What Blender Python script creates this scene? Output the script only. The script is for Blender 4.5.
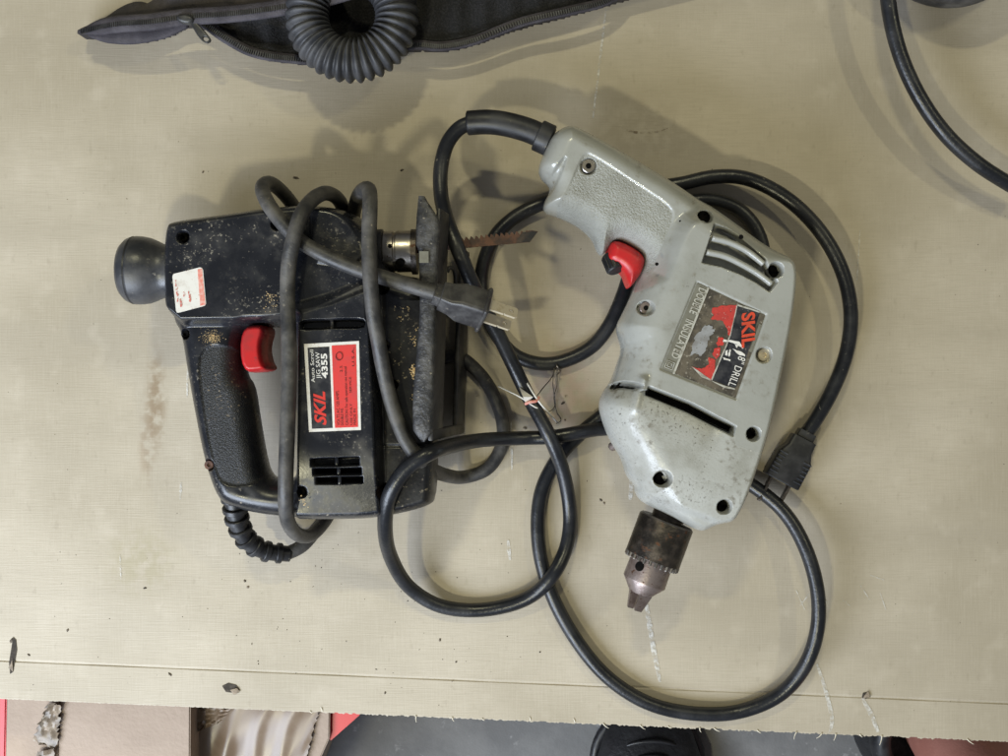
import bpy, bmesh, math, random
import numpy as np
from mathutils import Vector, Matrix
random.seed(7); RNG = np.random.default_rng(7)
for o in list(bpy.data.objects): bpy.data.objects.remove(o)
scene = bpy.context.scene
COL = scene.collection
# ------------------------------------------------------------------ camera
CAMH = 0.60
cam = bpy.data.cameras.new('camera'); cam.sensor_width = 36.0
cam.lens = 36.0 * CAMH / (1008 * 0.0006)
cam.clip_start = 0.01; cam.clip_end = 50
camo = bpy.data.objects.new('camera', cam); COL.objects.link(camo)
camo.location = (0, 0, CAMH); camo.rotation_euler = (0, 0, 0)
scene.camera = camo
# ------------------------------------------------------------------ world + lamps
w = bpy.data.worlds.new('World'); scene.world = w; w.use_nodes = True
w.node_tree.nodes['Background'].inputs[0].default_value = (0.92, 0.96, 1.0, 1)
w.node_tree.nodes['Background'].inputs[1].default_value = 0.13
def area(name, loc, target, sx, sy, watts, col):
    l = bpy.data.lights.new(name, 'AREA'); l.shape = 'RECTANGLE'; l.size = sx; l.size_y = sy
    l.energy = watts; l.color = col
    o = bpy.data.objects.new(name, l); COL.objects.link(o); o.location = loc
    d = Vector(target) - Vector(loc); o.rotation_euler = d.to_track_quat('-Z', 'Y').to_euler()
area('daylight_from_doorway', (-0.68, -0.76, 0.62), (-0.10, -0.08, 0), 0.90, 0.50, 21.0, (0.76, 0.85, 1.0))
area('ceiling_lamp_north', (-0.25, 1.25, 1.75), (0, 0, 0), 0.20, 0.06, 9.5, (1.0, 0.945, 0.62))
area('ceiling_lamp_east', (1.15, 0.75, 1.60), (0, 0, 0), 0.20, 0.06, 4.2, (1.0, 0.945, 0.62))
area('ceiling_lamp_south', (-0.62, -0.92, 1.60), (0, 0, 0), 0.14, 0.06, 9.5, (1.0, 0.945, 0.64))
scene.view_settings.view_transform = 'Standard'; scene.view_settings.look = 'None'
scene.view_settings.exposure = 0.08; scene.view_settings.gamma = 1.0
scene.render.engine = 'CYCLES'
# ------------------------------------------------------------------ helpers
def P(px, py, z=0.0):
    s = 0.0006 * (CAMH - z) / CAMH
    return Vector(((px - 504) * s, (378 - py) * s, z))
def P2(pts, z): return np.array([P(x, y, z)[:2] for x, y in pts])
def smooth(a, b, x):
    t = np.clip((x - a) / (b - a), 0, 1); return t * t * (3 - 2 * t)
def chaikin(p, n=2):
    p = np.asarray(p, float)
    for _ in range(n):
        q = np.roll(p, -1, axis=0)
        p = np.stack([0.75 * p + 0.25 * q, 0.25 * p + 0.75 * q], 1).reshape(-1, 2)
    return p
def sdf(poly):
    A = np.asarray(poly, float); B = np.roll(A, -1, axis=0)
    def f(X, Y):
        d2 = np.full(X.shape, 1e9); ins = np.zeros(X.shape, bool)
        for (ax, ay), (bx, by) in zip(A, B):
            ex, ey = bx - ax, by - ay; wx, wy = X - ax, Y - ay
            t = np.clip((wx * ex + wy * ey) / (ex * ex + ey * ey + 1e-18), 0, 1)
            dx, dy = wx - ex * t, wy - ey * t
            d2 = np.minimum(d2, dx * dx + dy * dy)
            if ay != by:
                c = (ay > Y) != (by > Y)
                ins ^= c & (X < ex * (Y - ay) / ey + ax)
        d = np.sqrt(d2); return np.where(ins, d, -d)
    return f
def world_origin(o):
    v = Vector((0, 0, 0))
    while o is not None: v = v + o.location; o = o.parent
    return v
def add_mesh(name, verts, faces, mat, parent=None, smooth_shade=True, normals=None, origin=None):
    off = world_origin(parent) if parent else (Vector(origin) if origin is not None else Vector((0, 0, 0)))
    v = np.asarray(verts, float).reshape(-1, 3) - np.array(off[:])
    me = bpy.data.meshes.new(name); me.from_pydata(v.tolist(), [], [list(f) for f in faces]); me.update()
    if smooth_shade: me.polygons.foreach_set('use_smooth', [True] * len(me.polygons))
    if mat is not None: me.materials.append(mat)
    if normals is not None: me.normals_split_custom_set_from_vertices(np.asarray(normals).tolist())
    o = bpy.data.objects.new(name, me); COL.objects.link(o)
    if parent: o.parent = parent
    else: o.location = off
    return o
def tag(o, label, cat=None, group=None, kind=None):
    o['label'] = label
    if cat: o['category'] = cat
    if group: o['group'] = group
    if kind: o['kind'] = kind
    return o
def empty(name, loc, label, cat, group=None):
    o = bpy.data.objects.new(name, None); COL.objects.link(o); o.location = loc; o.empty_display_size = 0.02
    return tag(o, label, cat, group)
def round_profile(d, R, p=2.0):
    t = 1 - np.clip(d / R, 0, 1); return np.power(np.clip(1 - t ** p, 0, 1), 1.0 / p)
def hfield(parts, d_fn, h_fn, bbox, zmid, cell, b_fn=None, flat_bottom=None):
    """a shell from a top height field (and its mirrored underside); cells go to the part whose mask holds them"""
    x0, x1, y0, y1 = bbox
    nx = int((x1 - x0) / cell) + 1; ny = int((y1 - y0) / cell) + 1
    X, Y = np.meshgrid(x0 + cell * np.arange(nx), y0 + cell * np.arange(ny), indexing='ij')
    D = d_fn(X, Y)
    out = (D <= 0) & (D > -2.2 * cell)
    xs, ys = X[out].copy(), Y[out].copy(); e = cell * 0.25
    for _ in range(3):
        d0 = d_fn(xs, ys)
        gx = (d_fn(xs + e, ys) - d_fn(xs - e, ys)) / (2 * e); gy = (d_fn(xs, ys + e) - d_fn(xs, ys - e)) / (2 * e)
        g2 = np.maximum(gx * gx + gy * gy, 0.25)
        xs -= d0 * gx / g2; ys -= d0 * gy / g2
    X[out] = xs; Y[out] = ys
    ok = D > -2.2 * cell; pos = D > 0
    a, b, c, d = (slice(0, -1), slice(0, -1)), (slice(1, None), slice(0, -1)), (slice(1, None), slice(1, None)), (slice(0, -1), slice(1, None))
    cells = (ok[a] & ok[b] & ok[c] & ok[d]) & (pos[a] | pos[b] | pos[c] | pos[d])
    DD = np.maximum(D, 0)
    H = h_fn(X, Y, DD); H = np.where(pos, H, 0)
    idx = np.arange(nx * ny).reshape(nx, ny)
    q = np.stack([idx[a][cells], idx[b][cells], idx[c][cells], idx[d][cells]], 1)
    V = np.stack([X.ravel(), Y.ravel(), (zmid + H).ravel()], 1)
    n = len(V)
    if flat_bottom is not None: HB = np.where(pos, zmid - flat_bottom, 0)
    else: HB = np.where(pos, (b_fn or h_fn)(X, Y, DD), 0)
    VB = np.stack([X.ravel(), Y.ravel(), (zmid - HB).ravel()], 1)
    bmap = np.where(pos.ravel(), np.arange(n) + n, np.arange(n))
    VA = np.concatenate([V, VB]); qb = bmap[q][:, ::-1]
    QA = np.concatenate([q, qb])
    fn = np.cross(VA[QA[:, 2]] - VA[QA[:, 0]], VA[QA[:, 3]] - VA[QA[:, 1]])
    N = np.zeros_like(VA)
    for k in range(4): np.add.at(N, QA[:, k], fn)
    N /= np.maximum(np.linalg.norm(N, axis=1, keepdims=True), 1e-20)
    cx = V[q, 0].mean(1); cy = V[q, 1].mean(1)
    owner = np.zeros(len(q), int)
    for k in range(1, len(parts)): owner[parts[k][1](cx, cy)] = k
    objs = []
    for k, (nm, _, mat, par) in enumerate(parts):
        F = q[owner == k]
        if k == 0: F = np.concatenate([F, qb])
        if len(F) == 0: continue
        u, inv = np.unique(F.ravel(), return_inverse=True)
        objs.append(add_mesh(nm, VA[u], inv.reshape(-1, 4), mat, par, True, N[u]))
    return objs
def pillow(name, poly, z0, z1, mat, parent, R=0.003, cell=0.0008, p=2.0, zref=None, ch=2):
    """a solid with a flat top, rounded rim and the outline poly (pixels at height zref)"""
    zm = (z0 + z1) / 2; W = P2(poly, zm if zref is None else zref)
    if ch: W = chaikin(W, ch)
    f = sdf(W); h = (z1 - z0) / 2
    bb = (W[:, 0].min() - 2 * cell, W[:, 0].max() + 2 * cell, W[:, 1].min() - 2 * cell, W[:, 1].max() + 2 * cell)
    return hfield([(name, None, mat, parent)], f, lambda X, Y, D: h * (0.35 + 0.65 * round_profile(D, R, p)), bb, zm, cell)[0]
def catmull(pts, n=12, closed=False):
    pts = [Vector(p) for p in pts]; out = []
    m = len(pts)
    for i in range(m if closed else m - 1):
        if closed: a, b, c, d = pts[(i - 1) % m], pts[i], pts[(i + 1) % m], pts[(i + 2) % m]
        else:
            b, c = pts[i], pts[i + 1]
            a = pts[i - 1] if i > 0 else b + (b - c); d = pts[i + 2] if i + 2 < m else c + (c - b)
        t0 = 0.0; t1 = t0 + max((b - a).length, 1e-6) ** 0.5; t2 = t1 + max((c - b).length, 1e-6) ** 0.5; t3 = t2 + max((d - c).length, 1e-6) ** 0.5
        for k in range(n):
            t = t1 + (t2 - t1) * k / n
            A1 = a * ((t1 - t) / (t1 - t0)) + b * ((t - t0) / (t1 - t0)); A2 = b * ((t2 - t) / (t2 - t1)) + c * ((t - t1) / (t2 - t1))
            A3 = c * ((t3 - t) / (t3 - t2)) + d * ((t - t2) / (t3 - t2))
            B1 = A1 * ((t2 - t) / (t2 - t0)) + A2 * ((t - t0) / (t2 - t0)); B2 = A2 * ((t3 - t) / (t3 - t1)) + A3 * ((t - t1) / (t3 - t1))
            out.append(B1 * ((t2 - t) / (t2 - t1)) + B2 * ((t - t1) / (t2 - t1)))
    if not closed: out.append(pts[-1].copy())
    return out
def tube_geo(path, rad, seg=14, closed=False, caps=True, flat=1.0):
    n = len(path); r = rad if callable(rad) else (lambda i: rad)
    V = []; F = []; up = None
    for i in range(n):
        if closed: t = (path[(i + 1) % n] - path[i - 1]).normalized()
        else: t = (path[min(i + 1, n - 1)] - path[max(i - 1, 0)]).normalized()
        if up is None: up = Vector((0, 0, 1)) if abs(t.z) < 0.9 else Vector((1, 0, 0))
        up = (up - t * up.dot(t)).normalized(); sd = t.cross(up)
        for k in range(seg):
            a = 2 * math.pi * k / seg
            V.append(path[i] + r(i) * (math.cos(a) * sd + flat * math.sin(a) * up))
    for i in range(n if closed else n - 1):
        j = (i + 1) % n
        for k in range(seg):
            F.append((i * seg + k, i * seg + (k + 1) % seg, j * seg + (k + 1) % seg, j * seg + k))
    if caps and not closed:
        F.append(tuple(range(seg))[::-1]); F.append(tuple((n - 1) * seg + k for k in range(seg)))
    return [tuple(v) for v in V], F
def tube(name, path, rad, mat, parent=None, seg=14, closed=False, flat=1.0, caps=True):
    V, F = tube_geo(path, rad, seg, closed, caps, flat); return add_mesh(name, V, F, mat, parent)
def lathe(name, prof, org, axis, mat, parent, seg=40, start=0.0):
    """prof = [(distance along the axis, radius)]"""
    ax = Vector(axis).normalized(); u = Vector((0, 0, 1)); u = (u - ax * u.dot(ax)).normalized() if abs(ax.z) < 0.95 else Vector((1, 0, 0)); v = ax.cross(u)
    V = []; F = []
    for (s, r) in prof:
        for k in range(seg):
            a = start + 2 * math.pi * k / seg; V.append(tuple(Vector(org) + ax * s + r * (math.cos(a) * u + math.sin(a) * v)))
    for i in range(len(prof) - 1):
        for k in range(seg): F.append((i * seg + k, i * seg + (k + 1) % seg, (i + 1) * seg + (k + 1) % seg, (i + 1) * seg + k))
    F.append(tuple(range(seg))[::-1]); F.append(tuple((len(prof) - 1) * seg + k for k in range(seg)))
    o = add_mesh(name, V, F, mat, parent); sharp(o, 35); return o
def sharp(o, deg=35):
    bm = bmesh.new(); bm.from_mesh(o.data); bmesh.ops.recalc_face_normals(bm, faces=bm.faces)
    for e in bm.edges:
        if len(e.link_faces) == 2 and e.calc_face_angle(0) > math.radians(deg): e.smooth = False
    bm.to_mesh(o.data); bm.free()
def box_geo(M, lo, hi, bev=0.0006, segs=2):
    bm = bmesh.new(); bmesh.ops.create_cube(bm, size=1)
    lo, hi = Vector(lo), Vector(hi)
    for v in bm.verts: v.co = Vector([(lo[i] + hi[i]) / 2 + v.co[i] * (hi[i] - lo[i]) for i in range(3)])
    if bev: bmesh.ops.bevel(bm, geom=list(bm.edges), offset=bev, segments=segs, affect='EDGES', profile=0.5)
    bm.transform(M); V = [tuple(v.co) for v in bm.verts]; F = [tuple(v.index for v in f.verts) for f in bm.faces]; bm.free(); return V, F
def join(geos):
    V = []; F = []
    for v, f in geos: n = len(V); V += v; F += [tuple(i + n for i in q) for q in f]
    return V, F
def box(name, M, lo, hi, mat, parent, bev=0.0006):
    V, F = box_geo(M, lo, hi, bev); o = add_mesh(name, V, F, mat, parent); sharp(o, 50); return o
def flat_poly(name, pts3, mat, parent, th=0.0003):
    """thin solid sheet over world points"""
    n = len(pts3); V = [tuple(p) for p in pts3] + [tuple(Vector(p) - Vector((0, 0, th))) for p in pts3]
    F = [tuple(range(n)), tuple(range(2 * n - 1, n - 1, -1))] + [(i, i + n, (i + 1) % n + n, (i + 1) % n) for i in range(n)]
    o = add_mesh(name, V, F, mat, parent, False)
    bm = bmesh.new(); bm.from_mesh(o.data); bmesh.ops.recalc_face_normals(bm, faces=bm.faces); bm.to_mesh(o.data); bm.free(); return o
def lettering(txt, a, b, height, mat, parent, z, shear=0.0, squeeze=None, extrude=0.00012, name='lettering', bold=0.0):
    """text whose baseline runs from a to b (world xy); squeezed to that length; letter tops to the reader's up"""
    c = bpy.data.curves.new('t', 'FONT'); c.body = txt; c.size = 1.0; c.shear = shear; c.offset = bold; c.resolution_u = 3
    t = bpy.data.objects.new('t', c); COL.objects.link(t)
    bpy.context.view_layer.update()
    me = bpy.data.meshes.new_from_object(t.evaluated_get(bpy.context.evaluated_depsgraph_get()))
    bpy.data.objects.remove(t); bpy.data.curves.remove(c)
    v = np.array([q.co[:] for q in me.vertices]); F = [tuple(p.vertices) for p in me.polygons]; bpy.data.meshes.remove(me)
    v[:, 0] -= v[:, 0].min(); wdt = v[:, 0].max(); cap = 0.70
    a, b = Vector(a[:2]), Vector(b[:2]); L = (b - a).length; ux = (b - a).normalized(); uy = Vector((-ux.y, ux.x))
    sx = L / wdt; sy = height / cap
    W = [(a.x + ux.x * x * sx + uy.x * y * sy, a.y + ux.y * x * sx + uy.y * y * sy, z) for x, y, _ in v]
    n = len(W)
    return add_mesh(name, W, F, mat, parent, False)
# ------------------------------------------------------------------ materials
def mat(name, c1, c2=None, scale=40, thr=(0.4, 0.65), rough=0.5, rough2=None, metal=0.0, bump=0.0, bscale=400, spots=None, spec=0.5, stretch=(1, 1, 1), detail=5, coat=0.0, alpha=None):
    """two tones blended by noise + optional list of speckle layers (colour, scale, lo, hi, patch scale or None, roughness)"""
    m = bpy.data.materials.new(name); m.use_nodes = True; nt = m.node_tree; N = nt.nodes; L = nt.links
    b = N['Principled BSDF']; tc = N.new('ShaderNodeTexCoord'); mp = N.new('ShaderNodeMapping'); mp.inputs['Scale'].default_value = stretch
    L.new(tc.outputs['Object'], mp.inputs[0])
    def noise(s, det=5, v=mp, ro=0.6):
        n = N.new('ShaderNodeTexNoise'); n.inputs['Scale'].default_value = s; n.inputs['Detail'].default_value = det; n.inputs['Roughness'].default_value = ro
        L.new(v.outputs[0], n.inputs['Vector']); return n.outputs['Fac']
    def ramp(f, lo, hi):
        r = N.new('ShaderNodeMapRange'); r.interpolation_type = 'SMOOTHSTEP'; r.inputs[1].default_value = lo; r.inputs[2].default_value = hi; L.new(f, r.inputs[0]); return r.outputs[0]
    def mix(f, a, bb):
        x = N.new('ShaderNodeMix'); x.data_type = 'RGBA'; L.new(f, x.inputs[0])
        for sock, val in ((x.inputs[6], a), (x.inputs[7], bb)):
            if isinstance(val, tuple): sock.default_value = (*val, 1)
            else: L.new(val, sock)
        return x.outputs[2]
    def fmix(f, a, bb):
        x = N.new('ShaderNodeMix'); x.data_type = 'FLOAT'; L.new(f, x.inputs[0])
        for sock, val in ((x.inputs[2], a), (x.inputs[3], bb)):
            if isinstance(val, (int, float)): sock.default_value = val
            else: L.new(val, sock)
        return x.outputs[0]
    f = ramp(noise(scale, detail), *thr)
    col = mix(f, c1, c2 or c1); ro = fmix(f, rough, rough if rough2 is None else rough2)
    for sp in (spots or []):
        c, s, lo, hi, ps, rr = sp
        g = ramp(noise(s, 3), lo, hi)
        if ps:
            k = N.new('ShaderNodeMath'); k.operation = 'MULTIPLY'; L.new(g, k.inputs[0]); L.new(ramp(noise(ps, 3), 0.45, 0.65), k.inputs[1]); g = k.outputs[0]
        col = mix(g, col, c); ro = fmix(g, ro, rr)
    L.new(col, b.inputs['Base Color']); L.new(ro, b.inputs['Roughness'])
    b.inputs['Metallic'].default_value = metal; b.inputs['Specular IOR Level'].default_value = spec; b.inputs['Coat Weight'].default_value = coat
    if bump:
        bn = N.new('ShaderNodeBump'); bn.inputs['Strength'].default_value = 1.0; bn.inputs['Distance'].default_value = bump
        L.new(noise(bscale, 3), bn.inputs['Height']); L.new(bn.outputs[0], b.inputs['Normal'])
    if alpha:
        L.new(ramp(noise(alpha[0], 4), alpha[1], alpha[2]), b.inputs['Alpha'])
    return m
DUST = (0.42, 0.36, 0.27)
M = {}
M['drill_paint'] = mat('drill_paint', (0.350, 0.352, 0.325), (0.295, 0.296, 0.268), 30, (0.4, 0.7), 0.20, 0.30, bump=0.00008, bscale=600, spots=[((0.06, 0.05, 0.04), 700, 0.68, 0.75, 30, 0.7), ((0.20, 0.185, 0.15), 240, 0.52, 0.75, 45, 0.6), ((0.13, 0.115, 0.09), 900, 0.66, 0.74, 14, 0.6)], coat=0.3)
M['grip_paint'] = mat('grip_paint', (0.36, 0.365, 0.34), (0.28, 0.28, 0.25), 45, (0.35, 0.7), 0.42, 0.5, bump=0.0010, bscale=1000, spots=[((0.14, 0.12, 0.09), 560, 0.62, 0.75, 40, 0.7)])
M['gear_paint_lit'] = mat('gear_paint_lit', (0.40, 0.402, 0.375), (0.315, 0.312, 0.28), 60, (0.4, 0.7), 0.26, 0.38, bump=0.00012, bscale=900, spots=[((0.17, 0.155, 0.125), 260, 0.48, 0.72, 40, 0.6), ((0.10, 0.09, 0.07), 800, 0.55, 0.72, 50, 0.7), ((0.12, 0.11, 0.09), 1100, 0.64, 0.74, 25, 0.7), ((0.62, 0.60, 0.56), 480, 0.70, 0.76, None, 0.5)], coat=0.1)  # drill paint with daylight highlights put in as lighter tone; specks are dirt
M['black_plastic'] = mat('black_plastic', (0.010, 0.011, 0.015), (0.019, 0.020, 0.025), 60, (0.4, 0.7), 0.24, 0.36, bump=0.00003, bscale=700, spots=[((0.050, 0.049, 0.049), 90, 0.45, 0.80, 22, 0.55), ((0.20, 0.18, 0.145), 620, 0.58, 0.70, 30, 0.8), ((0.30, 0.265, 0.21), 380, 0.62, 0.74, 20, 0.9), ((0.10, 0.088, 0.07), 60, 0.52, 0.85, 14, 0.75), ((0.35, 0.33, 0.3), 900, 0.66, 0.74, 12, 0.8)])
M['black_grip'] = mat('black_grip', (0.008, 0.009, 0.012), (0.015, 0.016, 0.019), 70, (0.4, 0.7), 0.40, 0.46, bump=0.0005, bscale=1300, spots=[((0.24, 0.19, 0.13), 500, 0.60, 0.72, 22, 0.9)])
M['dusty_plastic'] = mat('dusty_plastic', (0.006, 0.006, 0.008), (0.014, 0.014, 0.015), 70, (0.4, 0.7), 0.34, 0.48, bump=0.0001, bscale=600, spots=[((0.30, 0.25, 0.17), 520, 0.60, 0.70, 40, 0.9)])
M['knob_rubber'] = mat('knob_rubber', (0.026, 0.028, 0.034), (0.060, 0.060, 0.064), 60, (0.4, 0.7), 0.30, 0.45, spots=[((0.2, 0.18, 0.15), 300, 0.62, 0.75, 40, 0.8)], bump=0.0001)
M['cord'] = mat('cord', (0.010, 0.011, 0.014), (0.022, 0.023, 0.027), 50, (0.4, 0.7), 0.30, 0.44, bump=0.00015, bscale=500, spots=[((0.22, 0.20, 0.16), 420, 0.66, 0.74, 35, 0.8)])
M['dusty_cord'] = mat('dusty_cord', (0.022, 0.022, 0.024), (0.115, 0.107, 0.097), 70, (0.30, 0.80), 0.45, 0.65, bump=0.0002, bscale=500, spots=[((0.30, 0.26, 0.2), 420, 0.62, 0.74, 35, 0.9)])
M['rubber'] = mat('rubber', (0.012, 0.012, 0.014), (0.03, 0.03, 0.033), 60, rough=0.4, rough2=0.55, spots=[((0.2, 0.18, 0.14), 350, 0.66, 0.75, 40, 0.8)])
M['red'] = mat('red', (0.50, 0.016, 0.018), (0.36, 0.012, 0.014), 80, rough=0.36, rough2=0.5, spots=[((0.10, 0.02, 0.02), 300, 0.58, 0.78, 60, 0.6), ((0.45, 0.25, 0.22), 900, 0.66, 0.74, 40, 0.6)])
M['worn_red'] = mat('worn_red', (0.56, 0.05, 0.04), (0.42, 0.04, 0.035), 100, rough=0.35, rough2=0.5, spots=[((0.16, 0.11, 0.08), 420, 0.55, 0.66, 70, 0.6), ((0.10, 0.02, 0.02), 800, 0.60, 0.70, None, 0.6), ((0.6, 0.5, 0.45), 900, 0.66, 0.72, None, 0.5)])
M['worn_black'] = mat('worn_black', (0.016, 0.017, 0.022), (0.04, 0.04, 0.045), 160, rough=0.3, rough2=0.45, spots=[((0.22, 0.2, 0.17), 500, 0.60, 0.70, 80, 0.6), ((0.35, 0.33, 0.3), 1000, 0.68, 0.74, None, 0.6)])
M['dark_steel'] = mat('dark_steel', (0.07, 0.062, 0.055), (0.15, 0.125, 0.105), 120, (0.4, 0.7), 0.34, 0.5, metal=0.9, bump=0.0002, bscale=700, spots=[((0.16, 0.07, 0.035), 260, 0.58, 0.72, 60, 0.8)])
M['brown_steel'] = mat('brown_steel', (0.30, 0.245, 0.225), (0.17, 0.128, 0.112), 150, (0.4, 0.7), 0.38, 0.55, metal=0.7, bump=0.00012, bscale=900, spots=[((0.10, 0.05, 0.03), 400, 0.6, 0.72, None, 0.8)])
M['steel'] = mat('steel', (0.45, 0.42, 0.38), (0.25, 0.22, 0.19), 120, (0.4, 0.7), 0.3, 0.45, metal=1.0, spots=[((0.12, 0.07, 0.04), 400, 0.62, 0.74, None, 0.7)])
M['brass'] = mat('brass', (0.80, 0.70, 0.52), (0.55, 0.45, 0.30), 200, (0.5, 0.75), 0.35, 0.5, metal=0.6)
M['rust'] = mat('rust', (0.15, 0.075, 0.05), (0.075, 0.05, 0.043), 160, (0.4, 0.65), 0.6, 0.7, metal=0.35, bump=0.0002, bscale=900)
M['blade_dark'] = mat('blade_dark', (0.03, 0.03, 0.033), (0.09, 0.07, 0.06), 200, rough=0.5, rough2=0.6, metal=0.5)
M['hole'] = mat('hole', (0.003, 0.003, 0.003), (0.007, 0.006, 0.005), 300, rough=0.9, spec=0.1)  # near-black painted shade for holes, slots and recesses; also colours the paint chips
M['shoe_metal'] = mat('shoe_metal', (0.035, 0.035, 0.038), (0.09, 0.087, 0.085), 130, (0.4, 0.65), 0.45, 0.6, metal=0.3, bump=0.0007, bscale=420, spots=[((0.32, 0.29, 0.24), 480, 0.64, 0.74, None, 0.8)])
M['plate_metal'] = mat('plate_metal', (0.032, 0.031, 0.033), (0.06, 0.057, 0.055), 100, rough=0.4, rough2=0.55, metal=0.3, bump=0.0001)
M['plug'] = mat('plug', (0.030, 0.028, 0.029), (0.085, 0.082, 0.08), 80, (0.4, 0.7), 0.4, 0.55, spots=[((0.25, 0.22, 0.18), 500, 0.62, 0.74, 60, 0.8)])
M['white'] = mat('white', (0.74, 0.72, 0.68), (0.58, 0.54, 0.48), 250, (0.5, 0.8), 0.45, 0.6)
M['off_white'] = mat('off_white', (0.72, 0.70, 0.66), (0.55, 0.50, 0.45), 260, (0.45, 0.8), 0.4, 0.55, spots=[((0.35, 0.2, 0.16), 800, 0.66, 0.75, None, 0.6)])
M['label_black'] = mat('label_black', (0.018, 0.019, 0.024), (0.035, 0.035, 0.04), 200, rough=0.3, rough2=0.45)
M['label_red'] = mat('label_red', (0.66, 0.055, 0.05), (0.56, 0.05, 0.05), 150, rough=0.33, rough2=0.45, spots=[((0.10, 0.03, 0.03), 300, 0.70, 0.76, None, 0.6)])
M['faded_red'] = mat('faded_red', (0.68, 0.22, 0.17), (0.72, 0.42, 0.36), 500, (0.4, 0.65), 0.45)
M['faint_print'] = mat('faint_print', (0.55, 0.16, 0.13), None, 100, rough=0.6, alpha=(700, 0.42, 0.6))
M['print_red'] = mat('print_red', (0.62, 0.04, 0.03), None, 100, rough=0.4)
M['print_orange'] = mat('print_orange', (0.66, 0.07, 0.03), (0.5, 0.06, 0.03), 300, rough=0.4)
M['print_dark'] = mat('print_dark', (0.09, 0.015, 0.015), None, 100, rough=0.5)
M['label_scuffed'] = mat('label_scuffed', (0.12, 0.10, 0.072), (0.045, 0.037, 0.027), 140, (0.35, 0.6), 0.5, 0.7, bump=0.0002, bscale=900, spots=[((0.30, 0.27, 0.22), 420, 0.60, 0.70, None, 0.5)])
M['label_strip'] = mat('label_strip', (0.19, 0.185, 0.15), (0.14, 0.132, 0.105), 140, (0.4, 0.7), 0.4, 0.5)
M['bare_metal'] = mat('bare_metal', (0.30, 0.305, 0.315), (0.21, 0.205, 0.20), 200, rough=0.45, spots=[((0.14, 0.12, 0.09), 500, 0.62, 0.7, None, 0.6)])
M['raised'] = mat('raised', (0.46, 0.45, 0.40), (0.26, 0.24, 0.20), 300, (0.45, 0.65), 0.4)
M['dirt'] = mat('dirt', (0.06, 0.05, 0.04), (0.20, 0.16, 0.12), 300, rough=0.9)
M['sawdust'] = mat('sawdust', (0.62, 0.44, 0.22), (0.75, 0.58, 0.33), 500, rough=0.9)
M['bag_fabric'] = mat('bag_fabric', (0.028, 0.024, 0.025), (0.055, 0.046, 0.043), 60, rough=0.8, rough2=0.9, bump=0.0006, bscale=900)
M['bag_lining'] = mat('bag_lining', (0.004, 0.004, 0.005), (0.016, 0.015, 0.017), 900, (0.45, 0.6), 0.85, bump=0.0008, bscale=1100)
M['bag_tape'] = mat('bag_tape', (0.038, 0.033, 0.042), (0.07, 0.063, 0.075), 90, rough=0.75, bump=0.0004, bscale=1200)
M['zip'] = mat('zip', (0.02, 0.02, 0.022), (0.05, 0.05, 0.05), 200, rough=0.4)
M['hose'] = mat('hose', (0.030, 0.031, 0.036), (0.065, 0.065, 0.07), 70, rough=0.5, rough2=0.62, spots=[((0.16, 0.15, 0.14), 300, 0.66, 0.76, 40, 0.8)])
M['wire'] = mat('wire', (0.10, 0.09, 0.08), None, 100, rough=0.4, metal=0.8)
M['floor'] = mat('floor', (0.17, 0.168, 0.166), (0.23, 0.226, 0.22), 14, rough=0.8, bump=0.0006, bscale=120, spots=[((0.30, 0.295, 0.29), 90, 0.62, 0.74, None, 0.9)])
M['carton'] = mat('carton', (0.42, 0.325, 0.25), (0.35, 0.265, 0.20), 12, (0.35, 0.7), 0.75, bump=0.0004, bscale=260)
M['tape'] = mat('tape', (0.20, 0.138, 0.088), (0.27, 0.20, 0.14), 30, (0.35, 0.7), 0.30, 0.42)
M['clear_tape'] = mat('clear_tape', (0.30, 0.235, 0.17), (0.10, 0.075, 0.05), 60, (0.4, 0.65), 0.40)
M['crate_red'] = mat('crate_red', (0.60, 0.03, 0.035), None, 60, rough=0.4)
M['shoe_black'] = mat('shoe_black', (0.012, 0.012, 0.014), (0.022, 0.022, 0.024), 60, rough=0.5, bump=0.0006, bscale=300)
M['skin'] = mat('skin', (0.46, 0.20, 0.155), (0.40, 0.165, 0.125), 30, rough=0.5, bump=0.0002, bscale=500)
M['table'] = mat('table', (0.10, 0.085, 0.07), None, 60, rough=0.6)
M['chalk'] = mat('chalk', (0.66, 0.64, 0.60), None, 100, rough=0.9, alpha=(320, 0.30, 0.72))
M['fibre'] = mat('fibre', (0.72, 0.66, 0.54), None, 100, rough=0.9)
M['tear'] = mat('tear', (0.035, 0.028, 0.022), (0.08, 0.065, 0.05), 300, rough=0.9)
M['torn'] = mat('torn', (0.30, 0.24, 0.18), (0.16, 0.13, 0.10), 500, rough=0.9)
M['print_brown'] = mat('print_brown', (0.22, 0.17, 0.11), None, 100, rough=0.9, alpha=(260, 0.45, 0.85))

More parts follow.
